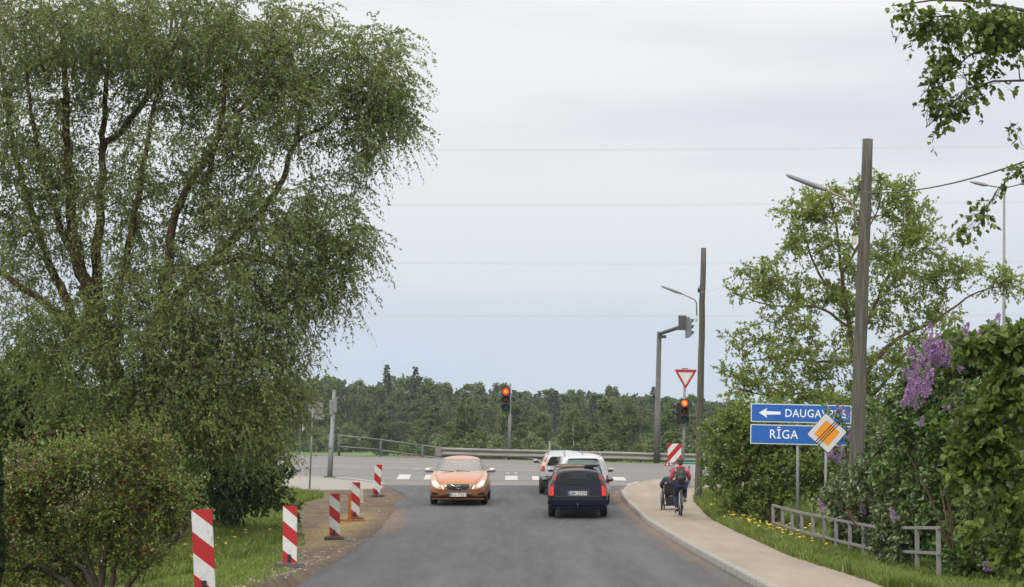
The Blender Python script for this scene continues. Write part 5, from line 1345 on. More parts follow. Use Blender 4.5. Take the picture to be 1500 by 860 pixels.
def decal(name, bvh, outline, mat_, parent, axis='y-', off=.004, cell=.05, thick=.0, origin=None):
    """flat outline laid on the body surface. axis y-: seen from behind, y+: from the front, x+/x-: from the sides"""
    bm = bmesh.new(); vs_ = [bm.verts.new((a, 0, c)) for a, c in outline]; bm.faces.new(vs_)
    xs_ = [p[0] for p in outline]; zs_ = [p[1] for p in outline]
    x = min(xs_) + cell
    while x < max(xs_): bmesh.ops.bisect_plane(bm, geom=bm.verts[:] + bm.edges[:] + bm.faces[:], plane_co=(x, 0, 0), plane_no=(1, 0, 0)); x += cell
    z = min(zs_) + cell
    while z < max(zs_): bmesh.ops.bisect_plane(bm, geom=bm.verts[:] + bm.edges[:] + bm.faces[:], plane_co=(0, 0, z), plane_no=(0, 0, 1)); z += cell
    dirs = {'y-': ((0, 1, 0), lambda a, c: (a, -6, c)), 'y+': ((0, -1, 0), lambda a, c: (a, 6, c)), 'x+': ((-1, 0, 0), lambda a, c: (6, a, c)), 'x-': ((1, 0, 0), lambda a, c: (-6, a, c))}[axis]
    d = Vector(dirs[0]); miss = []; got = []
    for v in bm.verts:
        hit = bvh.ray_cast(Vector(dirs[1](v.co.x, v.co.z)), d)
        if hit[0] is None: miss.append(v); continue
        v.co = hit[0] - d * off; got.append(v)
    ax_ = 1 if axis[0] == 'y' else 0
    if got:
        md_ = sorted(v.co[ax_] for v in got)[len(got) // 2]
        miss += [v for v in got if abs(v.co[ax_] - md_) > (.8 if name in ('windscreen', 'rear_window') else .28)]
    bmesh.ops.delete(bm, geom=miss, context='VERTS')
    bmesh.ops.triangulate(bm, faces=bm.faces)
    bmesh.ops.recalc_face_normals(bm, faces=bm.faces)
    want = -d; s_ = sum(f.normal.dot(want) * f.calc_area() for f in bm.faces)
    if s_ < 0: bmesh.ops.reverse_faces(bm, faces=bm.faces)
    me = bpy.data.meshes.new(name); bm.to_mesh(me); bm.free()
    me.polygons.foreach_set('use_smooth', [True] * len(me.polygons))
    return link(name, me, mat_, parent)
def mir(o): return [(-x, z) for x, z in o][::-1]
def make_wheels(T, ys, hx, r, w=.205):
    for y in ys:
        for s in (-1, 1):
            b = MB(); prof_ = [(-w / 2, r * .80), (-w / 2 + .01, r * .93), (-w / 2 + .03, r), (w / 2 - .03, r), (w / 2 - .01, r * .93), (w / 2, r * .80), (w / 2, r * .62), (-w / 2, r * .62)]
            n = 28; rings = [[b.b.verts.new((px_, q * math.cos(2 * math.pi * k / n), q * math.sin(2 * math.pi * k / n))) for px_, q in prof_] for k in range(n)]
            for k in range(n):
                for j in range(8): b.b.faces.new((rings[k][j], rings[(k + 1) % n][j], rings[(k + 1) % n][(j + 1) % 8], rings[k][(j + 1) % 8]))
            W = bpy.data.objects.new('wheel', None); COL.objects.link(W); W.parent = T; W.location = (s * hx, y, r)
            b.build('tyre', TYRE, W, smooth=True)
            b = MB(); b.cyl((s * w * .15, 0, 0), (s * w * .2, 0, 0), r * .63, n=24); b.cyl((s * w * .2, 0, 0), (s * w * .42, 0, 0), r * .16, r * .12, n=12)
            for k in range(5):
                a = 2 * math.pi * k / 5; b.box((s * w * .33, math.cos(a) * r * .34, math.sin(a) * r * .34), (.02, r * .5, r * .16), Matrix.Rotation(a, 3, 'X'), bevel=.004)
            b.ring((s * w * .36, 0, 0), (1, 0, 0), r * .60, r * .035, 28, 6); b.build('rim', RIM, W)
def plate(T, c, ry, body, gap):
    o = MB().box((0, 0, 0), (.53, .012, .118), bevel=.004).build('number_plate', PLATE, T); o.location = c; o.rotation_euler = (0, 0, 0) if ry < 0 else (0, 0, math.pi)
    MB().box((-.243, -.0075, 0), (.036, .003, .106)).build('country_band', PBLUE, o)
    if not body: return o
    t = link('lettering', text_mesh(body, .122, .0008, .001, 1.12), BLACK, o); t.location = (.02, -.0085, -.002)
    return o
def seats(T, rows):
    for nm, x, y in rows:
        b = MB(); b.box((x, y + .12, .52), (.46, .5, .14), bevel=.04); b.box((x, y - .12, .78), (.46, .13, .52), Matrix.Rotation(-.18, 3, 'X'), bevel=.05); b.box((x, y - .19, 1.12), (.26, .10, .17), bevel=.04); b.build(nm, INT, T)
def mirrors(T, x, y, z, m, s=1.0):
    for sg in (-1, 1):
        b = MB(); b.ball((sg * (x + .10 * s), y, z), .115 * s, (1.05, .6, .68), 14); o = b.build('door_mirror', m, T)
        b = MB(); b.box((sg * (x - .02), y + .01, z - .05), (.12, .05, .04), bevel=.01); b.build('mirror_foot', PLAST, o)
        b = MB(); b.ball((sg * (x + .10 * s), y - .045, z), .088 * s, (1.05, .5, .66), 14); b.build('mirror_glass', MGL, o)

def wagon(label, loc, rz, pm, bumper_m, body, style, extra=None):
    T = thing('estate_car', loc, label, 'car', 'estate cars waiting at the junction', rz)
    W_, h = (.885, 1.0)
    tall = {'old': 0, 'rails': .13, 'cross': -.04}[style]
    wr = .60; zr = 1.39 + tall
    S = [(-2.30, .20, section(.80, .30, .93, wr - .03, zr - .06, .025)),
         (-2.26, .20, section(.845, .26, .94, wr, zr - .02, .035)),
         (-2.0, .10, section(.875, .24, .95, wr + .01, zr, .045)),
         (-1.2, 0, section(W_, .22, .95, wr + .02, zr + .01, .05)),
         (-.2, 0, section(W_, .22, .95, wr + .02, zr + .01, .05)),
         (.35, -.1, section(W_, .22, .95, wr, zr - .02, .045)),
         (.62, -.1, section(W_, .22, .95, wr, zr - .10, .04)),
         (1.12, -.05, section(W_, .22, .94, .66, 1.00, .03)),
         (1.30, 0, section(W_, .22, .90, .70, .955, .03)),
         (2.0, 0, section(.86, .24, .84, .66, .875, .03)),
         (2.28, 0, section(.80, .28, .74, .60, .77, .02)),
         (2.36, 0, section(.72, .34, .68, .54, .71, .015))]
    bd = loft(S); bd.data.materials.append(pm)
    B = bvh_of(bd)
    cav = MB(); cb = [(-.70, -2.02, .60), (.70, -2.02, .60), (.70, 1.0, .60), (-.70, 1.0, .60)]; ct = [(-.56, -1.86, zr - .045), (.56, -1.86, zr - .045), (.56, .30, zr - .06), (-.56, .30, zr - .06)]
    cm = [(-.76, -2.04, .92), (.76, -2.04, .92), (.76, .95, .92), (-.76, .95, .92)]
    L3 = [[cav.b.verts.new(v) for v in q] for q in (cb, cm, ct)]
    for a, b_ in zip(L3[:-1], L3[1:]):
        for k in range(4): cav.b.faces.new((a[k], a[(k + 1) % 4], b_[(k + 1) % 4], b_[k]))
    cav.b.faces.new(L3[0][::-1]); cav.b.faces.new(L3[2])
    RW = [(-.575, .985), (.575, .985), (.60, 1.03), (.475, zr - .085), (.42, zr - .055), (-.42, zr - .055), (-.475, zr - .085), (-.60, 1.03)]
    FWn = [(-.66, 1.0), (.66, 1.0), (.53, zr - .08), (-.53, zr - .08)]
    SW = [[(-1.98, 1.0), (-1.28, 1.0), (-1.28, zr - .10), (-1.82, zr - .11)], [(-1.20, 1.0), (-.30, 1.0), (-.30, zr - .10), (-1.20, zr - .10)], [(-.22, 1.0), (.82, 1.0), (.40, zr - .13), (.30, zr - .11), (-.22, zr - .10)]]
    cs = [cav, MB().prism(RW, -3, -1.2), MB().prism(FWn, .2, 3)]
    for q in SW:
        c = MB(); A_ = [c.b.verts.new((-1.2, y, z)) for y, z in q]; E_ = [c.b.verts.new((1.2, y, z)) for y, z in q]; n_ = len(q)
        c.b.faces.new(A_); c.b.faces.new(E_[::-1])
        for k in range(n_): c.b.faces.new((A_[k], A_[(k + 1) % n_], E_[(k + 1) % n_], E_[k]))
        cs.append(c)
    for y in (-1.30, 1.38):
        for s in (-1, 1): cs.append(MB().cyl((s * .60, y, .31), (s * 1.2, y, .31), .36, n=28))
    cut(bd, cs); bd.parent = T
    for p_ in bd.data.polygons: p_.use_smooth = True
    try: bd.data.set_sharp_from_angle(angle=R(35))
    except Exception: pass
    if extra == 'grime': pass
    decal('rear_window', B, RW, GLASS, T, 'y-', -.006)
    decal('windscreen', B, FWn, GLASS, T, 'y+', -.006, cell=.1)
    for q in SW:
        for ax in ('x+', 'x-'): decal('side_window', B, q, GLASS, T, ax, -.006, cell=.2)
    # dark frame round the rear window
    # tail lamps climbing the rear pillars
    if style == 'old':
        TL = [(.70, .66), (.855, .66), (.845, .95), (.745, 1.10), (.635, zr - .04), (.585, zr - .05), (.64, 1.10), (.69, .98)]
        segs = [(.66, .79, TLIT), (.80, .93, TLIT), (.94, 1.10, TDRK), (1.11, zr - .04, TOFF)]
    elif style == 'rails':
        TL = [(.70, .68), (.86, .68), (.85, .95), (.74, .95)]; segs = [(.68, .95, TOFF)]
    else:
        TL = [(.66, .80), (.86, .80), (.85, 1.0), (.745, 1.12), (.625, zr - .03), (.56, zr - .04), (.64, 1.12), (.68, 1.0)]
        segs = [(.80, .995, TOFF), (1.0, 1.115, TORG), (1.12, zr - .03, TOFF)]
    def clip(poly, z0, z1):
        for zc, sgn in ((z0, 1), (z1, -1)):
            out = []
            for i in range(len(poly)):
                a, b_ = poly[i], poly[(i + 1) % len(poly)]; da, db = (a[1] - zc) * sgn, (b_[1] - zc) * sgn
                if da >= 0: out.append(a)
                if da * db < 0: t = da / (da - db); out.append((a[0] + (b_[0] - a[0]) * t, a[1] + (b_[1] - a[1]) * t))
            poly = out
        return poly
    for s in (1, -1):
        host = decal('tail_light', B, TL if s > 0 else mir(TL), TDRK, T, 'y-', .006)
        for z0, z1, m in segs:
            pg = clip(TL, z0, z1); pg = [(x, z) for x, z in pg]
            if len(pg) > 2: decal('lamp_segment', B, pg if s > 0 else mir(pg), m, host, 'y-', .010, cell=.04)
    # tailgate seam and licence recess
    zp = .735 if style == 'old' else .80
    decal('tailgate_panel', B, [(-.66, .62), (.66, .62), (.66, .655), (-.66, .655)], PLAST, T, 'y-', .004)
    decal('plate_recess', B, [(-.33, zp - .085), (.33, zp - .085), (.36, zp + .10), (-.36, zp + .10)], PLAST if style != 'old' else INT_NAVY, T, 'y-', .003)
    yb = -2.33
    hit = B.ray_cast(Vector((0, -6, zp)), Vector((0, 1, 0)))[0]; plate(T, (0, hit.y - .018, zp - .01), -1, body, 0)
    # bumper wraps the corners
    b = MB(); b.box((0, -2.20, .47), (1.74, .42, .26), bevel=.06); b.box((0, -2.22, .335), (1.62, .34, .12), bevel=.04); b.build('rear_bumper', bumper_m, T)
    b = MB(); b.box((0, -2.412, .565), (1.5, .02, .035), bevel=.008); b.build('bumper_strip', PLAST, T)
    b = MB(); b.box((0, -1.95, .30), (1.35, .6, .12), bevel=.03); b.cyl((-.55, -2.1, .27), (-.55, -2.38, .27), .035, n=10); b.build('exhaust_and_underbody', PLAST, T)
    b = MB(); b.tube([(0, -2.35, .30), (0, -2.46, .33), (0, -2.46, .40)], .018, 8); b.ball((0, -2.46, .42), .028); b.build('tow_hook', DGALV, T)
    b = MB(); b.box((0, 2.20, .45), (1.62, .36, .26), bevel=.07); b.build('front_bumper', bumper_m, T)
    b = MB(); b.box((0, 2.37, .66), (.72, .04, .14), bevel=.01); b.build('grille', PLAST, T)
    for s in (-1, 1): decal('headlight', B, [(s * .42, .60), (s * .74, .60), (s * .74, .72), (s * .42, .72)], LAMPC, T, 'y+', .006)
    mirrors(T, .90, .62, .98, PLAST if style == 'old' else pm, .88)
    make_wheels(T, (-1.30, 1.38), .765, .315)
    seats(T, [('front_seat', -.37, -.0), ('front_seat', .37, -.0)])
    b = MB(); b.box((0, -1.10, .74), (1.3, .16, .50), Matrix.Rotation(-.18, 3, 'X'), bevel=.05)
    for x in (-.42, .42): b.box((x, -1.16, 1.06), (.26, .10, .16), bevel=.04)
    b.build('rear_bench', INT, T)
    b = MB(); b.box((0, .85, .84), (1.34, .4, .16), bevel=.05); b.build('dashboard', INT, T)
    hit = B.ray_cast(Vector((0, -6, 1.0)), Vector((0, 1, 0)))[0]
    b = MB(); b.tube([(.02, hit.y - .02, .975), (-.05, hit.y - .03, .995), (-.36, hit.y - .02, 1.02)], .010, 6); b.build('wiper', BLACK, T)
    if style != 'old':
        for s in (-1, 1):
            b = MB(); b.tube([(s * .56, -1.75, zr + .02), (s * .57, -1.68, zr + .055), (s * .585, -.6, zr + .065), (s * .57, .1, zr + .05), (s * .56, .2, zr + .02)], .016, 8); b.build('roof_rail', PLAST if style == 'cross' else GALV, T)
        b = MB(); b.tube([(0, -1.75, zr + .02), (0, -1.80, zr + .12)], [.012, .006], 6); b.build('antenna', BLACK, T)
        decal('lower_cladding', B, [(-.84, .30), (.84, .30), (.84, .60), (-.84, .60)], PLAST if style == 'cross' else pm, T, 'y-', .003)
    return T, B
INT_NAVY = paint('dark navy recess', (.006, .009, .022))
NAVY = paint('dark navy car paint', (.004, .006, .018), (.005, .008, .023), .0, .3); NAVY.node_tree.nodes['Principled BSDF'].inputs['Coat Weight'].default_value = .0; NAVY.node_tree.nodes['Principled BSDF'].inputs['Specular IOR Level'].default_value = .28
SILV = paint('silver car paint', (.27, .28, .295), (.24, .25, .265), .5, .35)
SILV2 = paint('bright silver car paint', (.34, .35, .37), (.31, .32, .34), .4, .35)
def on_road(xp, D): x = (xp - 750) / F * D; return x, D, float(surf(x, D))
def pitch_to_slope(T, x, D, L=2.3):
    dz = float(surf(x, D + L)) - float(surf(x, D - L)); T.rotation_euler.x = math.atan2(dz, 2 * L)
    T.location.z = (float(surf(x, D + L)) + float(surf(x, D - L))) / 2
# the navy car: its rear at 71.3 m
D = 71.3 + 2.35
x, y, z = on_road(845.5, D); C_, B_ = wagon('dark navy estate car with brake lights on and planks on its roof', (x, y, z), -.022, NAVY, NAVY, 'JM-2739', 'old'); pitch_to_slope(C_, x, D)
D = 77.6 + 2.35
x, y, z = on_road(851, D); S_, _ = wagon('silver estate car with roof rails directly ahead of the navy one', (x, y, z), .0, SILV2, SILV2, '', 'rails'); pitch_to_slope(S_, x, D)
D = 83.4 + 2.35
x, y, z = on_road(826, D); X_, _ = wagon('silver estate car with black cladding, farthest ahead and half hidden', (x, y, z), -.012, SILV, PLAST, '', 'cross'); pitch_to_slope(X_, x, D)
# load on the navy roof
PLK = mat('old brown planks', (.13, .095, .065), .9, c2=(.24, .19, .14), scale=6, bump=.4, stretch=(1, .4, 4))
roofp = C_.matrix_basis @ Vector((0, -1.2, 1.40 + .06)) if False else None
bpy.context.view_layer.update()
Mx = C_.matrix_world.copy()
T = thing('plank_stack', Mx @ Vector((-.08, -.9, 1.435)), 'stack of old planks laid across the roof of the navy estate', 'planks'); T.rotation_euler = C_.rotation_euler
for k, (dx, dy, dz, L) in enumerate(((0, -.55, 0, 1.22), (.02, -.38, 0, 1.15), (.0, -.2, 0, 1.2), (.05, .5, 0, 1.1))):
    b = MB(); b.box((0, 0, .03), (L, .13, .05), bevel=.006); o = b.build('plank', PLK, T); o.location = (dx, dy, dz); o.rotation_euler = (0, .01 * (k - 1), .03 * (k - 1))
T = thing('black_bundle', Mx @ Vector((.42, -1.45, 1.47)), 'black folded cloth bundle on the planks over the navy estate', 'bundle'); T.rotation_euler = C_.rotation_euler
b = MB(); b.box((0, 0, .035), (.44, .5, .05), bevel=.02); b.build('cloth', BLACK, T)
b = MB(); b.box((-.10, -.30, -.035), (.26, .05, .13), Matrix.Rotation(.4, 3, 'X'), bevel=.02); b.build('hanging_flap', BLACK, T)

# ---- the copper coloured saloon coming towards us
COP = paint('copper orange car paint', (.28, .115, .046), (.26, .107, .043), .45, .33)
def saloon(label, loc, rz):
    T = thing('saloon_car', loc, label, 'car', None, rz)
    S = [(-2.30, 0, section(.76, .34, .86, .62, .93, .015)), (-2.22, 0, section(.84, .28, .92, .66, 1.02, .02)), (-1.85, 0, section(.90, .24, .95, .66, 1.07, .02)),
         (-1.55, 0, section(.925, .22, .96, .64, 1.16, .03)), (-.95, 0, section(.93, .20, .97, .56, 1.38, .045)), (-.4, 0, section(.93, .20, .97, .56, 1.44, .045)), (.1, 0, section(.93, .20, .97, .57, 1.425, .045)),
         (.42, 0, section(.93, .20, .97, .58, 1.34, .04)), (1.12, 0, section(.93, .20, .955, .70, 1.04, .03)), (1.32, 0, section(.93, .20, .93, .74, .985, .03)), (1.75, 0, section(.925, .21, .87, .70, .93, .035)),
         (2.05, 0, section(.905, .22, .76, .62, .845, .035)), (2.22, 0, section(.85, .23, .66, .55, .76, .03)), (2.31, 0, section(.76, .26, .58, .46, .68, .02)), (2.345, 0, section(.62, .30, .52, .38, .61, .01))]
    bd = loft(S); bd.data.materials.append(COP); B = bvh_of(bd)
    cav = MB(); cb = [(-.72, -1.5, .55), (.72, -1.5, .55), (.72, 1.0, .55), (-.72, 1.0, .55)]; cm = [(-.78, -1.45, .92), (.78, -1.45, .92), (.78, 1.0, .92), (-.78, 1.0, .92)]; ct = [(-.53, -.85, 1.40), (.53, -.85, 1.40), (.53, .22, 1.37), (-.53, .22, 1.37)]
    L3 = [[cav.b.verts.new(v) for v in q] for q in (cb, cm, ct)]
    for a, b_ in zip(L3[:-1], L3[1:]):
        for k in range(4): cav.b.faces.new((a[k], a[(k + 1) % 4], b_[(k + 1) % 4], b_[k]))
    cav.b.faces.new(L3[0][::-1]); cav.b.faces.new(L3[2])
    WS = [(-.70, 1.03), (.70, 1.03), (.715, 1.06), (.575, 1.365), (.50, 1.385), (-.50, 1.385), (-.575, 1.365), (-.715, 1.06)]
    RWn = [(-.60, 1.12), (.60, 1.12), (.50, 1.36), (-.50, 1.36)]
    SW = [[(-1.35, 1.02), (-.36, 1.02), (-.36, 1.37), (-.85, 1.34)], [(-.28, 1.02), (.92, 1.03), (.28, 1.33), (-.28, 1.37)]]
    cs = [cav, MB().prism(WS, .15, 3), MB().prism(RWn, -3, -.9)]
    for q in SW:
        c = MB(); A_ = [c.b.verts.new((-1.2, y, z)) for y, z in q]; E_ = [c.b.verts.new((1.2, y, z)) for y, z in q]; n_ = len(q)
        c.b.faces.new(A_); c.b.faces.new(E_[::-1])
        for k in range(n_): c.b.faces.new((A_[k], A_[(k + 1) % n_], E_[(k + 1) % n_], E_[k]))
        cs.append(c)
    for y in (-1.36, 1.42):
        for s in (-1, 1): cs.append(MB().cyl((s * .62, y, .32), (s * 1.25, y, .32), .365, n=28))
    cut(bd, cs); bd.parent = T
    for p_ in bd.data.polygons: p_.use_smooth = True
    try: bd.data.set_sharp_from_angle(angle=R(35))
    except Exception: pass
    decal('windscreen', B, WS, WSG, T, 'y+', -.006, cell=.08)
    decal('rear_window', B, RWn, GLASS, T, 'y-', -.006, cell=.1)
    for q in SW:
        for ax in ('x+', 'x-'): decal('side_window', B, q, GLASS, T, ax, -.006, cell=.2)
    # grille, badge, lamps
    G = [(-.395, .665), (-.38, .56), (-.31, .49), (-.2, .462), (.2, .462), (.31, .49), (.38, .56), (.395, .665), (.36, .685), (-.36, .685)]
    gr = decal('grille', B, G, CHROME, T, 'y+', .006, cell=.04)
    decal('grille_mesh', B, [(x * .965, z if z > .6 else z + .016) for x, z in G], BLACK, gr, 'y+', .012, cell=.04)
    for z in (.52, .56, .60, .64): decal('grille_bar', B, [(-.33, z), (.33, z), (.33, z + .006), (-.33, z + .006)], PLAST, gr, 'y+', .016, cell=.05)
    decal('grille_bar', B, [(-.24, .478), (-.20, .470), (.24, .664), (.20, .672)], CHROME, gr, 'y+', .020, cell=.03)
    yb = B.ray_cast(Vector((0, 6, .58)), Vector((0, -1, 0)))[0].y
    b = MB(); b.ring((0, yb + .035, .575), (0, 1, 0), .05, .009, 20, 6); b.cyl((0, yb + .0, .575), (0, yb + .036, .575), .042, n=18, mi=1); b.tube([(-.034, yb + .035, .612), (-.062, yb + .035, .642)], .008, 6); b.tube([(-.040, yb + .035, .645), (-.064, yb + .035, .645), (-.064, yb + .035, .622)], .007, 6)
    b.build('badge', [CHROME, mat('badge dark blue', (.012, .02, .07), .4)], gr)
    for s in (1, -1):
        f = (lambda q: q) if s > 0 else mir
        HLp = [(.55, .60), (.64, .565), (.80, .60), (.845, .66), (.84, .74), (.80, .81), (.745, .80), (.62, .69)]
        h = decal('headlight', B, f(HLp), LAMPC, T, 'y+', .006, cell=.03)
        yl = B.ray_cast(Vector((s * .70, 6, .665)), Vector((0, -1, 0)))[0].y
        b = MB(); b.ball((s * .70, yl - .005, .665), .048, (1, .5, 1), 16); b.build('bulb', HEADL, h)
        decal('daytime_light', B, f([(.44, .535), (.475, .525), (.535, .64), (.51, .655)]), emit('daytime running light', (.8, .8, .8), (1, .95, 1), .5), T, 'y+', .010, cell=.03)
        decal('side_intake', B, f([(.60, .335), (.80, .345), (.83, .40), (.74, .425), (.66, .40)]), BLACK, T, 'y+', .006, cell=.03)
        decal('bumper_crease', B, f([(.47, .47), (.84, .50), (.84, .514), (.47, .484)]), COP, T, 'y+', .02, cell=.03)
        decal('bumper_crease', B, f([(.52, .30), (.86, .30), (.86, .315), (.66, .345), (.60, .345)]), COP, T, 'y+', .02, cell=.03)
    decal('lower_intake', B, [(-.62, .245), (.62, .245), (.42, .36), (.28, .375), (-.28, .375), (-.42, .36)], BLACK, T, 'y+', .006, cell=.04)
    b = MB(); b.box((0, 2.20, .215), (1.66, .26, .03), bevel=.012); b.build('front_lip', COP, T)
    b = MB(); b.box((0, 2.0, .20), (1.5, .3, .05), bevel=.02); b.box((0, 0, .22), (1.4, 4.0, .08), bevel=.02); b.build('underbody', PLAST, T)
    plate(T, (0, yb + .035, .348), 1, 'KU-7321', 0)
    mirrors(T, .93, .72, 1.045, SILV2, 1.0)
    make_wheels(T, (-1.36, 1.42), .80, .325, .225)
    for x in (-.37, .37):
        b = MB(); b.box((x, .12, .50), (.48, .5, .14), bevel=.04); b.box((x, -.15, .78), (.48, .13, .56), Matrix.Rotation(.18, 3, 'X'), bevel=.05); b.box((x, -.22, 1.14), (.26, .10, .17), bevel=.04); b.build('front_seat', mat('light beige seat leather', (.16, .13, .115), .7), T)
    b = MB(); b.box((0, -1.0, .75), (1.3, .16, .5), bevel=.05); b.build('rear_bench', INT, T)
    b = MB(); b.box((0, .85, .88), (1.4, .5, .18), bevel=.06); b.build('dashboard', INT, T)
    b = MB(); b.ring((.37, .45, .93), (0, .9, .45), .17, .016, 22, 8); b.tube([(.37, .45, .93), (.37, .7, .86)], .03, 8); b.build('steering_wheel', INT, T)
    for x in (-.35, .15):
        hit = B.ray_cast(Vector((x, 6, 1.035)), Vector((0, -1, 0)))[0]; b = MB(); b.tube([(x, hit.y + .02, 1.03), (x + .45, hit.y + .0, 1.055)], .009, 6); b.build('wiper', BLACK, T)
    b = MB(); b.box((0, .30, 1.335), (.2, .03, .06), bevel=.01); b.build('inner_mirror', BLACK, T)
    b = MB(); b.prism([(-.02, 1.46), (.02, 1.46), (.0, 1.53)], -.78, -.68); b.build('roof_fin', COP, T)
    return T
D = 77.4 + 2.33
x, y, z = on_road(675.5, D); T = saloon('copper orange saloon car driving towards the viewer with headlights on', (x, y, z), math.pi - .02)
dz = float(surf(x, D + 2.3)) - float(surf(x, D - 2.3)); T.rotation_euler.x = -math.atan2(dz, 4.6); T.location.z = (float(surf(x, D + 2.3)) + float(surf(x, D - 2.3))) / 2

# ------------------------------------------------------------------ people, bicycle, wheelchair
def skin(name, joints, bones, m, parent, sub=2, root=0):
    """continuous skinned surface; joints: name -> (co, radius)"""
    ks_ = list(joints); me = bpy.data.meshes.new(name); idx = {k: i for i, k in enumerate(ks_)}
    me.from_pydata([tuple(joints[k][0]) for k in ks_], [(idx[a], idx[b_]) for a, b_ in bones], [])
    o = bpy.data.objects.new(name, me); COL.objects.link(o)
    md = o.modifiers.new('k', 'SKIN'); md.use_smooth_shade = True; md.branch_smoothing = .6
    for i, k in enumerate(ks_):
        r = joints[k][1]; sv = me.skin_vertices[0].data[i]; sv.radius = (r, r) if not isinstance(r, tuple) else r; sv.use_root = (i == root)
    s_ = o.modifiers.new('s', 'SUBSURF'); s_.levels = sub; s_.render_levels = sub
    bake(o); o.data.materials.append(m); o.parent = parent
    for p_ in o.data.polygons: p_.use_smooth = True
    return o
SKIN = mat('skin', (.42, .24, .17), .55); HAIR = mat('dark brown hair', (.018, .012, .010), .6, c2=(.035, .022, .016), scale=30)
PINK = mat('dusty pink jacket', (.52, .10, .17), .85, c2=(.42, .075, .13), scale=9, bump=.3); JEAN = mat('dark blue jeans', (.012, .018, .045), .85, c2=(.02, .03, .065), scale=14)
OLIVE = mat('dark green backpack cloth', (.025, .032, .024), .8, c2=(.04, .05, .036), scale=10, bump=.3); SHOE = mat('grey shoe', (.16, .13, .12), .8); SOLE = mat('white sole', (.5, .5, .48), .7)
NAVC = mat('dark blue jacket', (.012, .022, .05), .85, c2=(.02, .033, .07), scale=9)
CY = 70.0 + .45; cx = (997.5 - 750) / F * 70.0
cz = float(surf(cx, CY)) + .12
# bicycle: rear axle towards the viewer
BK = thing('bicycle', (cx, CY, cz), 'black bicycle with white frame ridden along the pavement', 'bicycle'); BK.rotation_euler = (0, 0, -.02); BK.scale = (.97, .97, .95)
ya, yf, wr_ = -.45, .60, .345
for y in (ya, yf):
    Wh = bpy.data.objects.new('wheel', None); COL.objects.link(Wh); Wh.parent = BK; Wh.location = (0, y, wr_)
    MB().ring((0, 0, 0), (1, 0, 0), wr_ - .024, .024, 40, 8).build('tyre', TYRE, Wh)
    b = MB(); b.ring((0, 0, 0), (1, 0, 0), wr_ - .052, .010, 40, 6); b.cyl((-.045, 0, 0), (.045, 0, 0), .022, n=10)
    for k in range(20):
        a = 2 * math.pi * k / 20; b.tube([((-1) ** k * .03, 0, 0), (0, math.cos(a) * (wr_ - .05), math.sin(a) * (wr_ - .05))], .0018, 4)
    b.build('rim', RIM, Wh)
FRM = mat('white bicycle frame', (.5, .5, .5), .3, coat=.5)
bb_ = Vector((0, -.02, .28)); sc_ = Vector((0, -.16, .80)); hd = Vector((0, .42, .86)); hl = Vector((0, .46, .68))
b = MB()
for a, e in ((bb_, sc_), (sc_ - Vector((0, -.01, .06)), hd), (bb_, hl), (hd + Vector((0, -.01, .06)), hl)): b.tube([a, e], .017, 8)
for s in (-1, 1):
    b.tube([bb_ + Vector((s * .03, 0, 0)), Vector((s * .06, ya, wr_))], .010, 6); b.tube([sc_ + Vector((s * .02, .02, -.10)), Vector((s * .06, ya, wr_))], .009, 6); b.tube([hl + Vector((s * .04, .01, 0)), Vector((s * .055, yf, wr_))], .013, 6)
b.build('frame', FRM, BK)
b = MB(); b.tube([hd, hd + Vector((0, .02, .14)), hd + Vector((0, .0, .17))], .014, 8); b.tube([(-.30, .26, 1.06), (-.2, .32, 1.06), (0, .42, 1.03), (.2, .32, 1.06), (.30, .26, 1.06)], .012, 8); b.build('handlebar', BLACK, BK)
b = MB(); b.prism([(-.08, -.14), (.08, -.14), (.06, 0), (.02, .14), (-.02, .14), (-.06, 0)], .87, .92, axes='xy'); 
for v in b.b.verts: v.co.y -= .20
b.tube([sc_, (0, -.18, .88)], .013, 8); b.build('saddle', BLACK, BK)
b = MB(); b.ring((.05, -.02, .28), (1, 0, 0), .09, .006, 24, 6); b.tube([(.06, -.02, .28), (.075, -.06, .44)], .010, 6); b.tube([(-.06, -.02, .28), (-.075, .02, .115)], .010, 6); b.box((.12, -.06, .445), (.10, .08, .02)); b.box((-.12, .02, .11), (.10, .08, .02)); b.build('crank', BLACK, BK)
b = MB(); 
for a in np.linspace(.2, 2.2, 10): b.box((0, ya - math.cos(a) * (wr_ + .02), wr_ + math.sin(a) * (wr_ + .02)), (.05, .085, .006), Matrix.Rotation(a - math.pi / 2, 3, 'X') if False else Matrix.Rotation(math.pi / 2 - a, 3, 'X'))
b.build('mudguard', BLACK, BK)
b = MB(); b.box((0, ya - .10, .62), (.05, .03, .05), bevel=.008); b.build('rear_reflector', TOFF, BK)

def hand_joints(J, Bn, nm, wrist, fwd, side, curl):
    """palm, five unequal bent fingers closing round a bar"""
    w = Vector(wrist); f = Vector(fwd).normalized(); sd_ = Vector(side).normalized(); cu = Vector(curl).normalized()
    J[nm + 'palm'] = (w + f * .055, (.036, .020)); Bn.append((nm + 'wrist', nm + 'palm'))
    for k, (o, L) in enumerate(((-.030, .030), (-.010, .034), (.010, .032), (.029, .025))):
        a = w + f * .085 + sd_ * o; J[f'{nm}f{k}a'] = (a, .009); J[f'{nm}f{k}b'] = (a + f * L * .6 + cu * L * .7, .0085); J[f'{nm}f{k}c'] = (a + f * L * .1 + cu * L * 1.5, .0075)
        Bn += [(nm + 'palm', f'{nm}f{k}a'), (f'{nm}f{k}a', f'{nm}f{k}b'), (f'{nm}f{k}b', f'{nm}f{k}c')]
    a = w + f * .035 - sd_ * .034; J[nm + 'ta'] = (a, .011); J[nm + 'tb'] = (a + f * .025 - sd_ * .008 + cu * .03, .009); Bn += [(nm + 'palm', nm + 'ta'), (nm + 'ta', nm + 'tb')]
P1 = thing('person', (cx, CY, cz), 'cyclist in pink jacket and dark jeans riding away from the viewer', 'person', 'people on the pavement')
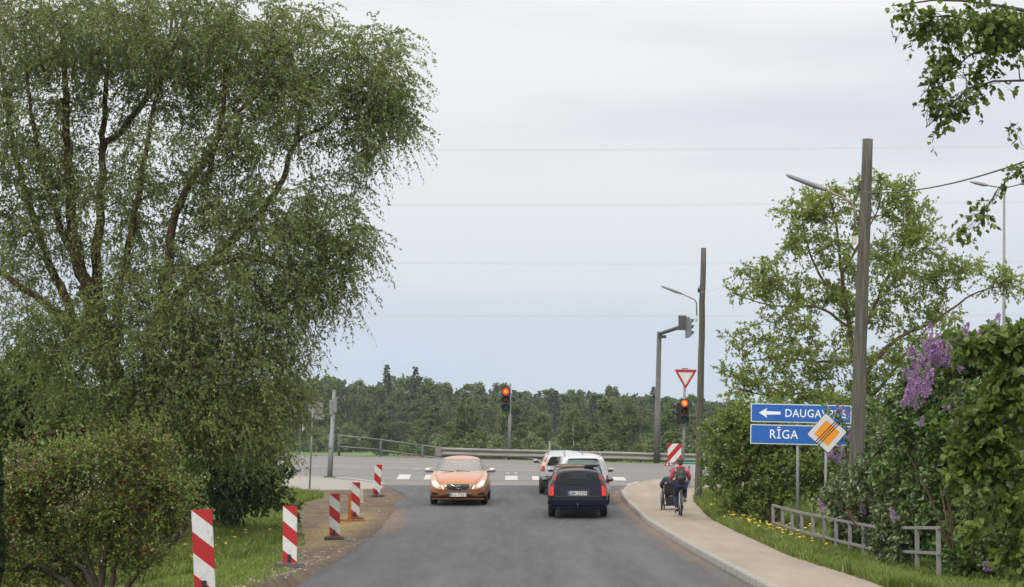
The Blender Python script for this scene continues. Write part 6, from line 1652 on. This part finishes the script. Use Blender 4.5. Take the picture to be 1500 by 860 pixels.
hipz = .96; P1.scale = (.97, .97, .935)
J = {'pelvis': (Vector((0, -.20, hipz)), (.15, .125)), 'waist': (Vector((0, -.17, 1.10)), (.125, .10)), 'chest': (Vector((0, -.08, 1.30)), (.155, .115)), 'neckb': (Vector((0, -.02, 1.44)), .075), 'neck': (Vector((0, .0, 1.50)), .052), 'headl': (Vector((0, .03, 1.565)), (.068, .078)), 'headm': (Vector((0, .03, 1.64)), (.076, .092)), 'headt': (Vector((0, .01, 1.705)), (.055, .065))}
Bn = [('pelvis', 'waist'), ('waist', 'chest'), ('chest', 'neckb'), ('neckb', 'neck'), ('neck', 'headl'), ('headl', 'headm'), ('headm', 'headt')]
LEG = {}
for s, n_, knee, ank, toe in ((-1, 'l', (-.13, .17, .60), (-.115, -.02, .20), (-.125, .10, .125)), (1, 'r', (.14, .20, .76), (.125, -.14, .50), (.125, -.03, .455))):
    J[n_ + 'sh'] = (Vector((s * .185, -.03, 1.40)), .062); J[n_ + 'el'] = (Vector((s * .265, .04, 1.17)), .045); J[n_ + 'wrist'] = (Vector((s * .27, .20, 1.085)), .029)
    J[n_ + 'hip'] = (Vector((s * .095, -.16, hipz - .03)), .100); J[n_ + 'knee'] = (Vector(knee), .060); J[n_ + 'calf'] = ((Vector(knee) * .6 + Vector(ank) * .4) + Vector((0, -.03, 0)), .056); J[n_ + 'ank'] = (Vector(ank), .036); J[n_ + 'toe'] = (Vector(toe), (.042, .028))
    Bn += [('chest', n_ + 'sh'), (n_ + 'sh', n_ + 'el'), (n_ + 'el', n_ + 'wrist'), ('pelvis', n_ + 'hip'), (n_ + 'hip', n_ + 'knee'), (n_ + 'knee', n_ + 'calf'), (n_ + 'calf', n_ + 'ank'), (n_ + 'ank', n_ + 'toe')]
    hand_joints(J, Bn, n_, J[n_ + 'wrist'][0], (0, .9, -.2), (1 * s, .4 * s, 0) if False else (s, -.5, 0), (0, .2, -1))
skin('body', J, Bn, SKIN, P1)
def garment(names, bones, grow_, nm, m, parent, src, root, ends=None):
    JJ = {}
    for k in names:
        c_, r = src[k]; r = tuple(v + grow_ for v in r) if isinstance(r, tuple) else r + grow_
        JJ[k] = (c_, r)
    for k, v in (ends or {}).items(): JJ[k] = v
    ks_ = list(JJ); return skin(nm, JJ, bones, m, parent, root=ks_.index(root))
jk = {k: J[k] for k in J}; 
garment(['pelvis', 'waist', 'chest', 'neckb', 'lsh', 'lel', 'rsh', 'rel'], [('pelvis', 'waist'), ('waist', 'chest'), ('chest', 'neckb'), ('chest', 'lsh'), ('lsh', 'lel'), ('lel', 'lw'), ('chest', 'rsh'), ('rsh', 'rel'), ('rel', 'rw')], .028, 'jacket', PINK, P1, J, 'pelvis',
        {'lw': (J['lwrist'][0], .042), 'rw': (J['rwrist'][0], .042), 'pelvis': (Vector((0, -.20, 1.02)), (.175, .145))})
garment(['pelvis', 'lhip', 'lknee', 'lcalf', 'rhip', 'rknee', 'rcalf'], [('pelvis', 'lhip'), ('lhip', 'lknee'), ('lknee', 'lcalf'), ('lcalf', 'la'), ('pelvis', 'rhip'), ('rhip', 'rknee'), ('rknee', 'rcalf'), ('rcalf', 'ra')], .018, 'jeans', JEAN, P1, J, 'pelvis',
        {'la': (J['lank'][0] + Vector((0, 0, .03)), .05), 'ra': (J['rank'][0] + Vector((0, 0, .03)), .05)})
b = MB(); b.ball((0, .005, 1.655), .098, (.92, 1.0, 1.06), 20); b.ball((0, -.05, 1.60), .07, (1.0, .7, 1.0), 14); b.build('hair', HAIR, P1)
b = MB(); b.ring((0, -.035, 1.475), (0, .25, 1), .085, .035, 20, 8); b.build('hood', PINK, P1)
for s, n_ in ((-1, 'l'), (1, 'r')):
    a, t_ = J[n_ + 'ank'][0], J[n_ + 'toe'][0]; b = MB(); d = (t_ - a)
    b.tube([a + Vector((0, -.05, -.045)), a + Vector((0, .02, -.04)), t_ + Vector((0, .05, -.01)), t_ + Vector((0, .09, -.015))], [.04, .05, .042, .02], 10); o = b.build('shoe', SHOE if s > 0 else BLACK, P1)
    b = MB(); b.tube([a + Vector((0, -.07, -.085)), t_ + Vector((0, .08, -.045))], .022, 6); b.build('sole', SOLE, o)
T = thing('backpack', (cx, CY, cz), 'dark green backpack on the back of the pink jacket', 'backpack'); T.scale = (.97, .97, .935)
b = MB(); b.box((0, -.275, 1.24), (.30, .17, .40), Matrix.Rotation(-.25, 3, 'X'), bevel=.06); o = b.build('bag', OLIVE, T, smooth=True)
b = MB(); b.box((0, -.375, 1.155), (.24, .07, .20), Matrix.Rotation(-.25, 3, 'X'), bevel=.03); b.build('pocket', OLIVE, T, smooth=True)
for s in (-1, 1):
    b = MB(); b.tube([(s * .10, -.17, 1.42), (s * .12, -.05, 1.475), (s * .12, .06, 1.40), (s * .13, .07, 1.22), (s * .13, -.12, 1.08)], .016, 6); b.build('strap', OLIVE, T)
# wheelchair with a seated person, to the left and a little ahead
wx, wy = (984 - 750) / F * 73.2, 73.4
wz = float(surf(wx, wy)) + .12
WC = thing('wheelchair', (wx, wy, wz), 'black wheelchair moving along the pavement beside the cyclist', 'wheelchair')
for s in (-1, 1):
    Wh = bpy.data.objects.new('wheel', None); COL.objects.link(Wh); Wh.parent = WC; Wh.location = (s * .29, 0, .30); Wh.rotation_euler = (0, -s * .05, 0)
    MB().ring((0, 0, 0), (1, 0, 0), .282, .020, 36, 8).build('tyre', TYRE, Wh)
    b = MB(); b.ring((0, 0, 0), (1, 0, 0), .262, .008, 36, 6); b.ring((s * .03, 0, 0), (1, 0, 0), .245, .008, 36, 6); b.cyl((-.03, 0, 0), (.03, 0, 0), .025, n=10)
    for k in range(16):
        a = 2 * math.pi * k / 16; b.tube([(0, 0, 0), (0, math.cos(a) * .26, math.sin(a) * .26)], .002, 4)
    b.build('rim', RIM, Wh)
    b = MB(); b.ring((0, 0, 0), (1, 0, 0), .07, .02, 18, 6); o = b.build('caster', TYRE, WC); o.location = (s * .20, .42, .09)
    b = MB(); b.tube([(s * .23, -.20, .82), (s * .23, -.27, .83)], .016, 8); b.build('push_handle', BLACK, WC)
b = MB()
for s in (-1, 1):
    b.tube([(s * .23, -.20, .83), (s * .23, -.16, .48), (s * .23, .28, .48), (s * .20, .42, .30), (s * .20, .42, .16)], .012, 6); b.tube([(s * .23, .28, .48), (s * .22, .5, .14)], .012, 6); b.tube([(s * .25, -.15, .68), (s * .25, .18, .68), (s * .24, .2, .48)], .014, 6)
b.tube([(-.29, 0, .30), (.29, 0, .30)], .015, 6); b.build('frame', BLACK, WC)
b = MB(); b.box((0, .05, .49), (.46, .44, .06), bevel=.02); b.build('seat', BLACK, WC)
b = MB(); b.box((0, -.19, .64), (.45, .05, .30), Matrix.Rotation(.08, 3, 'X'), bevel=.015); b.build('backrest', BLACK, WC)
b = MB(); b.box((0, -.14, .28), (.36, .16, .26), bevel=.05); b.build('under_seat_bag', BLACK, WC)
b = MB(); b.box((0, .52, .12), (.36, .16, .02)); b.build('footrest', BLACK, WC)
P2 = thing('person', (wx, wy, wz), 'person in dark blue jacket seated in the wheelchair', 'person', 'people on the pavement'); P2.scale = (1, 1, .91)
J = {'pelvis': (Vector((0, -.03, .62)), (.155, .12)), 'waist': (Vector((0, -.06, .76)), (.13, .10)), 'chest': (Vector((0, -.05, .95)), (.155, .11)), 'neckb': (Vector((.0, -.02, 1.09)), .07), 'neck': (Vector((.01, .0, 1.14)), .05), 'headl': (Vector((.015, .03, 1.20)), (.066, .075)), 'headm': (Vector((.015, .03, 1.27)), (.074, .09)), 'headt': (Vector((.015, .01, 1.335)), (.055, .065))}
Bn = [('pelvis', 'waist'), ('waist', 'chest'), ('chest', 'neckb'), ('neckb', 'neck'), ('neck', 'headl'), ('headl', 'headm'), ('headm', 'headt')]
for s, n_ in ((-1, 'l'), (1, 'r')):
    J[n_ + 'sh'] = (Vector((s * .19, -.03, 1.04)), .06); J[n_ + 'el'] = (Vector((s * .31, -.02, .82)), .045); J[n_ + 'wrist'] = (Vector((s * .27, .17, .72)), .028)
    J[n_ + 'hip'] = (Vector((s * .10, .02, .60)), .095); J[n_ + 'knee'] = (Vector((s * .11, .42, .60)), .062); J[n_ + 'calf'] = (Vector((s * .11, .45, .40)), .055); J[n_ + 'ank'] = (Vector((s * .11, .48, .19)), .036); J[n_ + 'toe'] = (Vector((s * .11, .60, .155)), (.042, .028))
    Bn += [('chest', n_ + 'sh'), (n_ + 'sh', n_ + 'el'), (n_ + 'el', n_ + 'wrist'), ('pelvis', n_ + 'hip'), (n_ + 'hip', n_ + 'knee'), (n_ + 'knee', n_ + 'calf'), (n_ + 'calf', n_ + 'ank'), (n_ + 'ank', n_ + 'toe')]
    hand_joints(J, Bn, n_, J[n_ + 'wrist'][0], (0, 1, -.1), (s, 0, 0), (0, .1, -1))
skin('body', J, Bn, SKIN, P2)
garment(['pelvis', 'waist', 'chest', 'neckb', 'lsh', 'lel', 'rsh', 'rel'], [('pelvis', 'waist'), ('waist', 'chest'), ('chest', 'neckb'), ('chest', 'lsh'), ('lsh', 'lel'), ('lel', 'lw'), ('chest', 'rsh'), ('rsh', 'rel'), ('rel', 'rw')], .028, 'jacket', NAVC, P2, J, 'pelvis', {'lw': (J['lwrist'][0], .042), 'rw': (J['rwrist'][0], .042)})
garment(['pelvis', 'lhip', 'lknee', 'lcalf', 'rhip', 'rknee', 'rcalf'], [('pelvis', 'lhip'), ('lhip', 'lknee'), ('lknee', 'lcalf'), ('lcalf', 'la'), ('pelvis', 'rhip'), ('rhip', 'rknee'), ('rknee', 'rcalf'), ('rcalf', 'ra')], .018, 'trousers', JEAN, P2, J, 'pelvis', {'la': (J['lank'][0] + Vector((0, 0, .03)), .05), 'ra': (J['rank'][0] + Vector((0, 0, .03)), .05)})
b = MB(); b.ball((.015, .005, 1.30), .088, (.92, 1.0, .95), 18); b.build('hair', mat('greying hair', (.16, .13, .11), .7), P2)
for s in (-1, 1):
    b = MB(); b.tube([(s * .11, .45, .165), (s * .11, .58, .16), (s * .11, .68, .15)], [.042, .045, .03], 8); b.build('shoe', BLACK, P2)

# ------------------------------------------------------------------ the air
m = bpy.data.materials.new('thin haze'); m.use_nodes = True; n, l = m.node_tree.nodes, m.node_tree.links; n.clear()
o_ = n.new('ShaderNodeOutputMaterial'); v = n.new('ShaderNodeVolumePrincipled'); v.inputs['Color'].default_value = (.86, .93, 1, 1); v.inputs['Density'].default_value = .00010; v.inputs['Anisotropy'].default_value = .2
l.new(v.outputs[0], o_.inputs['Volume'])
b = MB(); b.box((0, 1270, 13), (1840, 2760, 36)); tag(b.build('haze', m), kind='stuff')
